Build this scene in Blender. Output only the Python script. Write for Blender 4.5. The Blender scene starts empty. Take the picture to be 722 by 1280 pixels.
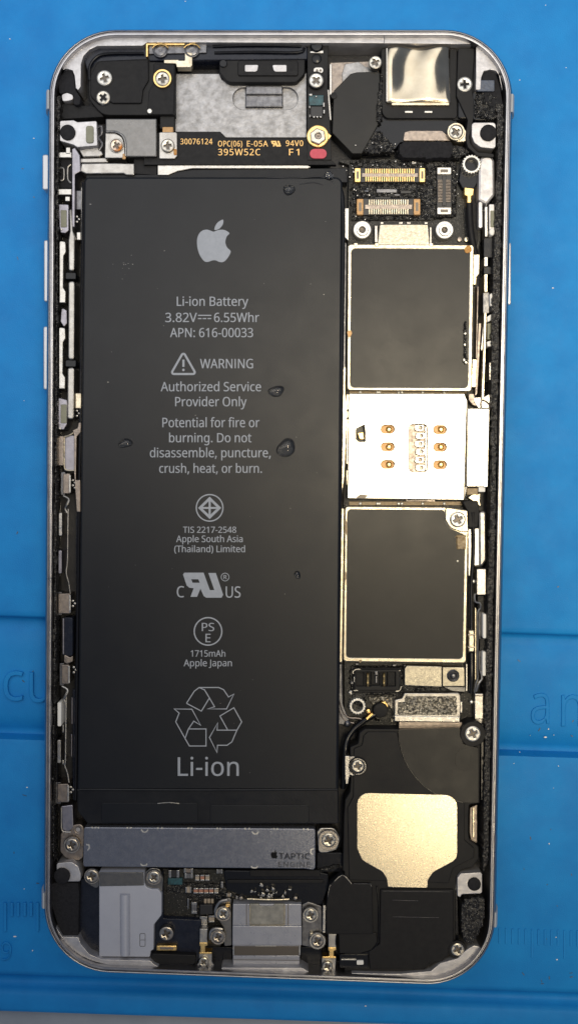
import bpy, math, random, json
from mathutils import Vector, noise
from mathutils.geometry import tessellate_polygon

# ---------------------------------------------------------------- camera, world, lamps, exposure
# Working unit U = one photograph pixel at the height of the phone's rim (about 0.118 mm); S turns it into metres.
S = 0.0001177
TH = math.radians(2.0)            # the camera leans a little towards the phone's lower end
F = 1350.0                        # focal length in pixels = distance to the rim plane in U
ZR = 58.0
CAM = Vector((0.0, F*math.sin(TH), ZR + F*math.cos(TH)))
scene = bpy.context.scene
cd = bpy.data.cameras.new('camera'); cam = bpy.data.objects.new('camera', cd)
scene.collection.objects.link(cam); scene.camera = cam
cd.sensor_fit = 'VERTICAL'; cd.sensor_height = 36.0; cd.lens = 36.0*F/1280.0
cd.clip_start = 0.01; cd.clip_end = 20.0
cam.location = CAM*S; cam.rotation_euler = (-TH, 0, 0)

world = bpy.data.worlds.new('World'); scene.world = world; world.use_nodes = True
bg = world.node_tree.nodes['Background']
bg.inputs[0].default_value = (0.62, 0.74, 1.0, 1); bg.inputs[1].default_value = 0.24

def area(name, x, y, z, sx, sy, watts, col, aim=(0, 0, 0), shape='RECTANGLE', spread=180):
    l = bpy.data.lights.new(name, 'AREA'); l.shape = shape; l.size = sx*S; l.size_y = sy*S
    l.energy = watts; l.color = col; l.spread = math.radians(spread)
    o = bpy.data.objects.new(name, l); scene.collection.objects.link(o)
    o.location = Vector((x, y, z))*S
    o.rotation_euler = (Vector(aim) - Vector((x, y, z))).to_track_quat('-Z', 'Y').to_euler()
    return o
area('top_fill_panel', -480, 1080, 1300, 2500, 1930, 0.205, (1.0, 0.975, 0.94), aim=(-480, 1080, 0), spread=120)  # added soft fill, stands in for the room's broad light from above
area('bench_lamp', 520, 220, 3000, 640, 640, 0.062, (1.0, 0.84, 0.57), aim=(640, 130, 0), shape='DISK', spread=50)
area('foil_highlight_lamp', 710, -1150, 3000, 460, 460, 0.016, (1.0, 0.84, 0.57), aim=(480, -420, 0), shape='DISK', spread=60)  # added lamp, placed to make the highlight on the speaker foil

vs = scene.view_settings
vs.view_transform = 'Standard'; vs.look = 'None'; vs.exposure = 0.0; vs.gamma = 1.0; vs.use_curve_mapping = False

# ---------------------------------------------------------------- where a point of the photograph stands at a given height
_f = Vector((0, -math.sin(TH), -math.cos(TH))); _u = Vector((0, math.cos(TH), -math.sin(TH)))
def P(x, y, z):
    d = _f*F + Vector((x - 361.0, 0, 0)) + _u*(640.0 - y)
    t = (z - CAM.z)/d.z
    p = CAM + d*t
    return (p.x, p.y)
def K(x, y, z):
    a = P(x - .5, y, z); b = P(x + .5, y, z); return b[0] - a[0]

# ---------------------------------------------------------------- shapes
def fillet(pts, r=0.0, seg=5):
    """Round a polygon's corners; a point may carry its own radius as third value."""
    out = []; n = len(pts)
    for i in range(n):
        p = pts[i]; rr = p[2] if len(p) > 2 else r
        p0 = Vector(p[:2]); a = Vector(pts[i-1][:2]) - p0; b = Vector(pts[(i+1) % n][:2]) - p0
        la, lb = a.length, b.length
        if rr <= 0.01 or la < 1e-6 or lb < 1e-6: out.append((p0.x, p0.y)); continue
        a /= la; b /= lb
        ang = a.angle(b, math.pi)
        if ang > math.pi - 0.05: out.append((p0.x, p0.y)); continue
        d = min(rr/math.tan(ang/2), la*.49, lb*.49); r2 = d*math.tan(ang/2)
        c = p0 + (a + b).normalized()*(r2/math.sin(ang/2))
        s = p0 + a*d - c; e = p0 + b*d - c
        a0 = math.atan2(s.y, s.x); a1 = math.atan2(e.y, e.x); da = (a1 - a0 + math.pi) % (2*math.pi) - math.pi
        m = max(2, int(seg*abs(da)/1.57 + .5))
        for k in range(m + 1):
            q = a0 + da*k/m; out.append((c.x + r2*math.cos(q), c.y + r2*math.sin(q)))
    return out
def rect(x0, y0, x1, y1, r=0.0, seg=5): return fillet([(x0, y0), (x1, y0), (x1, y1), (x0, y1)], r, seg)
def circ(x, y, r, n=28, ry=None, wob=0.0):
    ry = ry or r
    return [(x + r*(1 + wob*math.sin(3*t + x) + wob*.6*math.sin(5*t + y))*math.cos(t), y + ry*(1 + wob*math.sin(2*t + y))*math.sin(t)) for t in [2*math.pi*k/n for k in range(n)]]
def gear(x, y, r, teeth=18, depth=.1):
    o = []
    for k in range(teeth*4):
        t = 2*math.pi*k/(teeth*4); q = r*(1 if k % 4 < 2 else 1 - depth); o.append((x + q*math.cos(t), y + q*math.sin(t)))
    return o
def catmull(pts, sub=4, closed=True):
    n = len(pts); out = []
    for i in range(n if closed else n - 1):
        if closed: p = [pts[(i + k - 1) % n] for k in range(4)]
        else: p = [pts[min(max(i + k - 1, 0), n - 1)] for k in range(4)]
        for s in range(sub):
            t = s/sub
            out.append(tuple(.5*(2*p[1][j] + (p[2][j] - p[0][j])*t + (2*p[0][j] - 5*p[1][j] + 4*p[2][j] - p[3][j])*t*t
                       + (3*p[1][j] - p[0][j] - 3*p[2][j] + p[3][j])*t**3) for j in range(len(pts[0]))))
    if not closed: out.append(tuple(pts[-1]))
    return out
def area2(pts): return sum(pts[i-1][0]*pts[i][1] - pts[i][0]*pts[i-1][1] for i in range(len(pts)))
def offset(pts, d):
    """Move a counter-clockwise loop inwards by d."""
    out = []; n = len(pts)
    for i in range(n):
        p = Vector(pts[i]); e0 = p - Vector(pts[i-1]); e1 = Vector(pts[(i+1) % n]) - p
        if e0.length < 1e-7: e0 = e1
        if e1.length < 1e-7: e1 = e0
        if e0.length < 1e-7: out.append((p.x, p.y)); continue
        n0 = Vector((-e0.y, e0.x)).normalized(); n1 = Vector((-e1.y, e1.x)).normalized()
        m = n0 + n1
        if m.length < 1e-4: m = n0
        m.normalize(); c = max(.45, m.dot(n0))
        q = p + m*(d/c); out.append((q.x, q.y))
    return out
def clean(pts):
    o = []
    for p in pts:
        if not o or (abs(p[0]-o[-1][0]) + abs(p[1]-o[-1][1])) > 1e-4: o.append(p)
    if len(o) > 1 and (abs(o[0][0]-o[-1][0]) + abs(o[0][1]-o[-1][1])) < 1e-4: o.pop()
    return o

class MB:
    def __init__(s): s.v = []; s.f = []; s.m = []; s.mi = 0; s.flatf = set()
    def add(s, co): s.v.append(co); return len(s.v) - 1
    def face(s, ids): s.f.append(tuple(ids)); s.m.append(s.mi)
    def ring(s, a, b):
        n = len(a)
        for i in range(n): s.face((a[i], a[(i+1) % n], b[(i+1) % n], b[i]))
    def prism(s, pts, zt, zb, bev=.8, holes=(), world=False, tilt=None, bottom=False):
        """Outline as seen in the photograph, its top face at height zt and walls down to zb."""
        loops = []
        for k, lp in enumerate([pts] + list(holes)):
            w = clean(lp if world else [P(x, y, zt) for x, y in lp])
            if (area2(w) > 0) != (k == 0): w.reverse()
            loops.append(w)
        T = tilt or (lambda x, y: 0.0)
        tops = []
        for w in loops:
            if bev > 0:
                st = [(0, zb), (0, zt - bev), (bev*.3, zt - bev*.3), (bev, zt)]
            else: st = [(0, zb), (0, zt)]
            prev = None
            for d, z in st:
                l = offset(w, d) if d else w
                ids = [s.add((x, y, z + (T(x, y) if z != zb else 0))) for x, y in l]
                if prev: s.ring(prev, ids)
                prev = ids
            tops.append((prev, l))
        s.cap([t for t, _ in tops], [l for _, l in tops])
        if bottom:
            ids = [[s.add((x, y, zb)) for x, y in w] for w in loops]
            s.cap(ids, loops, flip=True)
        return s
    def cap(s, ids, loops, flip=False):
        flat = [i for l in ids for i in l]
        for t in tessellate_polygon([[Vector((x, y, 0)) for x, y in l] for l in loops]):
            a, b, c = (flat[i] for i in t)
            A, B, C = s.v[a], s.v[b], s.v[c]
            cr = (B[0]-A[0])*(C[1]-A[1]) - (B[1]-A[1])*(C[0]-A[0])
            if abs(cr) < 1e-9: continue
            if (cr < 0) != flip: b, c = c, b
            s.flatf.add(len(s.f)); s.face((a, b, c))
    def flat(s, loops, z, weight=0.0):
        """A printed mark: filled outlines lying at height z."""
        L = [clean([P(x, y, z) for x, y in l]) for l in loops]
        def within(p, q):
            c = False; x, y = p
            for i in range(len(q)):
                (ax, ay), (bx, by) = q[i-1], q[i]
                if (ay > y) != (by > y) and x < (bx-ax)*(y-ay)/(by-ay) + ax: c = not c
            return c
        own = [sum(within(l[0], o) for o in L if o is not l) for l in L]
        for l, d in zip(L, own):
            if d: continue
            grp = [l] + [h for h, e in zip(L, own) if e and within(h[0], l)]
            if weight:
                grp = [g if (area2(g) > 0) == (k == 0) else g[::-1] for k, g in enumerate(grp)]
                grp = [offset(g, -weight) for g in grp]
            s.cap([[s.add((x, y, z)) for x, y in g] for g in grp], grp)
        return s
    def stroke(s, pts, w, z, closed=False):
        n = len(pts); L = []; R = []; s.lift = getattr(s, 'lift', 0) + .02; z = z + s.lift
        for i in range(n):
            a = Vector(pts[i-1] if (i > 0 or closed) else pts[i]); b = Vector(pts[i]); c = Vector(pts[(i+1) % n] if (i < n-1 or closed) else pts[i])
            d0 = (b - a); d1 = (c - b)
            if d0.length < 1e-6: d0 = d1
            if d1.length < 1e-6: d1 = d0
            n0 = Vector((-d0.y, d0.x)).normalized(); n1 = Vector((-d1.y, d1.x)).normalized()
            m = (n0 + n1); m = m.normalized() if m.length > .1 else n0
            k = w/2/max(.55, m.dot(n0))
            L.append(s.add(P(b.x + m.x*k, b.y + m.y*k, z) + (z,))); R.append(s.add(P(b.x - m.x*k, b.y - m.y*k, z) + (z,)))
        for i in range(n if closed else n - 1):
            j = (i+1) % n; q = (L[i], L[j], R[j], R[i])
            s.face(q if area2([s.v[k] for k in q]) > 0 else q[::-1])
        return s
    def lathe(s, x, y, prof, n=24, wob=0.0, zref=None):
        """prof: (radius in photograph pixels, z), from the axis or the rim inwards."""
        zr = zref if zref is not None else prof[-1][1]
        cx, cy = P(x, y, zr); k = K(x, y, zr); prev = None
        for r, z in prof:
            if r <= 1e-6:
                c = s.add((cx, cy, z))
                if prev:
                    for i in range(n): s.face((prev[i], prev[(i+1) % n], c))
                prev = None; continue
            ids = []
            for i in range(n):
                t = 2*math.pi*i/n; q = r*k*(1 + wob*math.sin(2*t + x) + .6*wob*math.sin(3*t + y))
                ids.append(s.add((cx + q*math.cos(t), cy + q*math.sin(t), z)))
            if prev: s.ring(prev, ids)
            prev = ids
        return s
    def tube(s, path, r, n=10, smooth=3):
        """path: (x, y, z) with x, y in the photograph."""
        pts = catmull(path, smooth, closed=False) if smooth else path
        W = [Vector(P(x, y, z) + (z,)) for x, y, z in pts]; prev = None
        for i, p in enumerate(W):
            d = (W[min(i+1, len(W)-1)] - W[max(i-1, 0)]).normalized()
            a = d.cross(Vector((0, 0, 1)));  a = a.normalized() if a.length > 1e-3 else Vector((1, 0, 0))
            b = a.cross(d)
            ids = [s.add(tuple(p + (a*math.cos(t) + b*math.sin(t))*r)) for t in [2*math.pi*k/n for k in range(n)]]
            if prev: s.ring(prev, ids)
            else: s.face(ids[::-1])
            prev = ids
        s.face(prev); return s
    def crust(s, poly, z, zb, amp, cell=2.0, seed=1, bias=1.0, jag=1.5, size=3.0):
        """Rough lumpy residue or adhesive filling an outline: an uneven sheet whose rim comes down to zb."""
        rnd = random.Random(seed)
        W = [P(x, y, z) for x, y in poly]
        x0 = min(p[0] for p in W); x1 = max(p[0] for p in W); y0 = min(p[1] for p in W); y1 = max(p[1] for p in W)
        nx = int((x1-x0)/cell) + 1; ny = int((y1-y0)/cell) + 1
        def inside(x, y):
            c = False; n = len(W)
            for i in range(n):
                (ax, ay), (bx, by) = W[i-1], W[i]
                if (ay > y) != (by > y) and x < (bx-ax)*(y-ay)/(by-ay) + ax: c = not c
            return c
        ok = {}
        for i in range(nx+1):
            for j in range(ny+1):
                x, y = x0 + i*cell, y0 + j*cell
                q = noise.noise(Vector((x*.23, y*.23, seed)))*jag
                if inside(x + q, y - q): ok[i, j] = 1
        def full(i, j): return all((i+a, j+b) in ok for a in (0, 1) for b in (0, 1))
        ids = {}
        for (i, j) in ok:
            edge = not all(full(i-a, j-b) for a in (0, 1) for b in (0, 1))
            x, y = x0 + (i + rnd.uniform(-.3, .3))*cell, y0 + (j + rnd.uniform(-.3, .3))*cell
            h = noise.noise(Vector((x/size, y/size, seed*7.1)))
            zz = zb if edge else z + amp*(h*bias + rnd.uniform(-.45, .45))
            ids[i, j] = s.add((x, y, zz))
        for (i, j) in ok:
            if full(i, j):
                s.face((ids[i, j], ids[i+1, j], ids[i+1, j+1], ids[i, j+1]))
        return s
    def build(s, name, mats, parent=None, sharp=32, kind=None, keep=False):
        me = bpy.data.meshes.new(name)
        me.from_pydata([(x*S, y*S, z*S) for x, y, z in s.v], [], s.f)
        if not isinstance(mats, (list, tuple)): mats = [mats]
        for m in mats: me.materials.append(m)
        if len(mats) > 1: me.polygons.foreach_set('material_index', s.m)
        me.set_sharp_from_angle(angle=math.radians(sharp))
        me.polygons.foreach_set('use_smooth', [i not in s.flatf for i in range(len(s.f))])
        me.update()
        return link(name, me, parent, kind)
def link(name, me, parent=None, kind=None):
    o = bpy.data.objects.new(name, me); scene.collection.objects.link(o)
    if parent: o.parent = parent
    if kind: o['kind'] = kind
    return o
def prism(name, pts, zt, zb, m, parent, bev=.8, holes=(), **k): return MB().prism(pts, zt, zb, bev, holes, **k).build(name, m, parent)
def block(name, x0, y0, x1, y1, zt, zb, m, parent, r=.8, bev=.7): return prism(name, rect(x0, y0, x1, y1, r, 4), zt, zb, m, parent, bev)

# ---------------------------------------------------------------- materials
def mat(name, col, metal=0.0, rough=.5, col2=None, var=0, bump=0.0, bsize=2.0, rvar=0.0, spec=.5, coat=0.0, stretch=None,
        specks=None, lo=.35, hi=.65):
    m = bpy.data.materials.new(name); m.use_nodes = True; nt = m.node_tree; N = nt.nodes; Lk = nt.links
    b = N['Principled BSDF']
    b.inputs['Base Color'].default_value = (*col, 1); b.inputs['Metallic'].default_value = metal
    b.inputs['Roughness'].default_value = rough; b.inputs['Specular IOR Level'].default_value = spec
    if coat: b.inputs['Coat Weight'].default_value = coat; b.inputs['Coat Roughness'].default_value = .15
    tc = N.new('ShaderNodeTexCoord'); vec = tc.outputs['Object']
    def tex(size, detail=4, rough_=.6):
        t = N.new('ShaderNodeTexNoise'); t.inputs['Scale'].default_value = 1/(size*S); t.inputs['Detail'].default_value = detail
        t.inputs['Roughness'].default_value = rough_
        if stretch:
            mp = N.new('ShaderNodeMapping'); mp.inputs['Scale'].default_value = stretch; Lk.new(vec, mp.inputs[0]); Lk.new(mp.outputs[0], t.inputs['Vector'])
        else: Lk.new(vec, t.inputs['Vector'])
        return t.outputs['Fac']
    def ramp(src, a, b_, lo_, hi_):
        r = N.new('ShaderNodeMapRange'); r.inputs[1].default_value = lo_; r.inputs[2].default_value = hi_
        r.inputs[3].default_value = a; r.inputs[4].default_value = b_; Lk.new(src, r.inputs[0]); return r.outputs[0]
    if col2:
        mx = N.new('ShaderNodeMix'); mx.data_type = 'RGBA'
        mx.inputs[6].default_value = (*col, 1); mx.inputs[7].default_value = (*col2, 1)
        Lk.new(ramp(tex(var or 20), 0, 1, lo, hi), mx.inputs[0]); cout = mx.outputs[2]
    else: cout = None
    if specks:
        size, amount, scol = specks
        v = N.new('ShaderNodeTexVoronoi'); v.inputs['Scale'].default_value = 1/(size*S); Lk.new(vec, v.inputs['Vector'])
        lt = N.new('ShaderNodeMath'); lt.operation = 'LESS_THAN'; lt.inputs[1].default_value = amount; Lk.new(v.outputs['Distance'], lt.inputs[0])
        mx2 = N.new('ShaderNodeMix'); mx2.data_type = 'RGBA'; mx2.inputs[6].default_value = (*col, 1); mx2.inputs[7].default_value = (*scol, 1)
        if cout: Lk.new(cout, mx2.inputs[6])
        Lk.new(lt.outputs[0], mx2.inputs[0]); cout = mx2.outputs[2]
    if cout: Lk.new(cout, b.inputs['Base Color'])
    if rvar: Lk.new(ramp(tex((var or 20)*.6, 5), max(.03, rough - rvar), min(1, rough + rvar), .3, .7), b.inputs['Roughness'])
    if bump:
        bp = N.new('ShaderNodeBump'); bp.inputs['Strength'].default_value = bump; bp.inputs['Distance'].default_value = .6*S
        Lk.new(tex(bsize, 3), bp.inputs['Height']); Lk.new(bp.outputs[0], b.inputs['Normal'])
    return m
MAT = dict(
    blue=mat('blue silicone', (.010, .245, .63), 0, .55, (.008, .205, .56), 60, .6, 1.5, .06, .24, specks=(8, .05, (.06, .28, .58))),
    table=mat('grey table', (.34, .37, .40), 0, .6, (.30, .33, .36), 40, .2, 3),
    frame=mat('anodised frame', (.37, .37, .39), 1, .34, (.31, .31, .33), 25, .15, 1.2, .08),
    band=mat('antenna plastic', (.42, .44, .46), 0, .5),
    ledge=mat('raw aluminium ledge', (.58, .57, .58), .75, .45, (.45, .44, .45), 14, .35, 3, .1),
    plate=mat('mottled aluminium', (.36, .355, .36), .9, .42, (.20, .197, .197), 11, .5, 6, .14, lo=.3, hi=.7),
    button=mat('button metal', (.50, .51, .54), .6, .4),
    steel=mat('brushed steel', (.44, .425, .40), 1, .37, (.34, .325, .305), 12, .25, 1.5, .1),
    taupe=mat('taupe shield metal', (.19, .186, .182), 1, .36, (.165, .162, .158), 9, .3, 1.1, .08),
    cream=mat('champagne tinned steel', (.68, .615, .48), 1, .36, (.50, .435, .32), 10, .35, 2.5, .14),
    bright=mat('bright tin', (.52, .505, .475), 1, .34, (.46, .44, .41), 8, .3, 2, .12),
    darkmetal=mat('dark metal', (.20, .20, .21), 1, .4, (.12, .12, .13), 8, .3, 2, .1),
    brown=mat('brown metal', (.33, .28, .24), 1, .42, (.22, .19, .17), 6, .3, 2, .1),
    gold=mat('gold plating', (.92, .66, .28), 1, .32, (.80, .52, .2), 5, .2, 1.5, .1),
    screw=mat('nickel screw', (.56, .53, .46), 1, .33, (.42, .39, .34), 4, .3, 1.5, .1),
    dullscrew=mat('tarnished screw', (.42, .39, .35), 1, .36, (.28, .25, .22), 4, .4, 1.5, .12),
    whitescrew=mat('bright nickel', (.66, .645, .60), .8, .38, (.54, .525, .49), 4, .3, 1.5, .08),
    rustscrew=mat('rusty screw', (.62, .55, .46), .9, .4, (.42, .16, .04), 3.2, .5, 1.5, .12, lo=.42, hi=.58),
    recess=mat('screw recess', (.13, .115, .10), .9, .45),
    rust=mat('rust bloom', (.42, .17, .04), .1, .8, (.60, .36, .12), 3, .8, 1.2),
    glue=mat('dried glue', (.22, .15, .075), 0, .4, (.36, .26, .13), 4, .6, 2),
    black=mat('black plastic', (.010, .010, .0115), 0, .46, (.013, .013, .0135), 30, .25, 1.0, .06, .2),
    black2=mat('grained black plastic', (.009, .009, .0105), 0, .5, (.012, .012, .013), 9, .4, .8, .08, .2),
    gloss=mat('glossy black film', (.006, .0065, .009), 0, .22, None, 0, .25, 10, 0, .3),
    rubber=mat('black foam pad', (.019, .019, .022), 0, .75, (.012, .012, .0145), 4, .6, 1.5, 0, .2),
    film=mat('smoky adhesive film', (.020, .019, .017), 0, .36, (.014, .0135, .013), 60, .25, 14, .05, .26),
    floor=mat('dark tray', (.018, .018, .021), .2, .5, (.010, .010, .012), 14, .5, 3),
    battery=mat('battery wrap', (.0045, .006, .0095), 0, .38, (.005, .0068, .0105), 70, .18, 1.0, .03, .29),
    wrap=mat('battery end wrap', (.008, .009, .012), 0, .34, (.013, .014, .017), 30, .25, 6, .05, .2),
    label=mat('shield label', (.009, .009, .0095), 0, .32, (.013, .013, .013), 50, .2, .9, .03, .25),
    print=mat('grey ink', (.31, .335, .385), 0, .55, (.275, .30, .345), 5),
    darkprint=mat('black ink', (.004, .004, .005), 0, .6, spec=.15),
    greyprint=mat('engraved grey', (.052, .053, .06), .1, .55),
    goldprint=mat('gold ink', (.80, .50, .18), .35, .45),
    taptic=mat('motor steel', (.215, .225, .262), .72, .27, (.19, .20, .235), 9, .2, 1.0, .05),
    cover=mat('grey bracket plastic', (.43, .445, .505), .15, .45, (.40, .415, .475), 30, .2, 1.2, .03),
    port=mat('port shell', (.36, .365, .40), .35, .3, (.33, .335, .37), 16, .2, 1.5, .05),
    pcb=mat('sooty circuit board', (.011, .0115, .011), 0, .35, (.019, .0185, .016), 4, .8, 1.6, .15, .3, specks=(3.2, .16, (.16, .15, .13))),
    gasket=mat('old adhesive', (.009, .009, .0105), 0, .34, (.022, .021, .020), 3, .9, 1.2, .15, .35, specks=(1.9, .17, (.40, .39, .37))),  # pale specks paint the glitter of the grains into the colour
    soot=mat('black residue', (.006, .006, .007), 0, .26, (.016, .0155, .0145), 3, .9, 1.2, .14, .3, specks=(2.6, .13, (.50, .48, .44))),  # real residue, but its sparkle is painted in as pale specks
    grit=mat('gritty coating', (.055, .050, .040), .5, .34, (.36, .33, .27), 2.6, 1.0, 1.4, .15, lo=.44, hi=.60),
    chrome=mat('camera cover chrome', (.52, .455, .345), 1, .17, (.46, .395, .29), 20, .05, 3, .03),
    foil=mat('pale gold foil', (.68, .60, .45), 1, .29, (.62, .54, .395), 3, .13, 2.0, .05),
    sim=mat('sim reader steel', (.76, .73, .65), 1, .36, (.52, .43, .27), 26, .3, 3, .06, lo=.5, hi=.78),
    solder=mat('solder', (.46, .45, .43), 1, .30, (.28, .27, .26), 3, .3, 1.5),
    chip=mat('dark chip', (.012, .012, .014), 0, .4),
    teal=mat('teal chip', (.02, .10, .12), 0, .4, (.01, .04, .05), 4),
    copper=mat('copper chip', (.42, .20, .13), .4, .4),
    ceramic=mat('tan ceramic', (.34, .28, .21), 0, .45),
    olive=mat('olive pad', (.25, .25, .185), 0, .6, (.21, .21, .15), 5),
    smudge=mat('smudged steel', (.40, .37, .30), 1, .4, (.33, .305, .25), 6, .35, 2.5, .12),
    white=mat('white plastic', (.80, .79, .76), 0, .45),
    pink=mat('red ink', (.60, .075, .115), 0, .55, (.52, .06, .09), 4),
    amber=mat('amber film', (.46, .27, .11), .3, .4, (.36, .21, .09), 3, .3, 2),
    blueseal=mat('blue black seal', (.009, .011, .020), 0, .26, (.014, .017, .028), 12, .4, 5, .08, .3),
    bluetape=mat('bluish tape', (.075, .095, .14), 0, .3, (.05, .06, .085), 6, .5, 3, .1),
    glassy=mat('milky window', (.24, .23, .20), .2, .2, (.36, .34, .29), 9, .4, 5, .1),
    violet=mat('violet steel', (.32, .31, .35), 1, .40, (.26, .25, .28), 8, .2, 2, .08),
)
def water():
    m = bpy.data.materials.new('water'); m.use_nodes = True; b = m.node_tree.nodes['Principled BSDF']
    b.inputs['Base Color'].default_value = (.97, .98, 1, 1); b.inputs['Roughness'].default_value = .02
    b.inputs['IOR'].default_value = 1.333; b.inputs['Transmission Weight'].default_value = 1.0
    return m
MAT['water'] = water()

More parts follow.
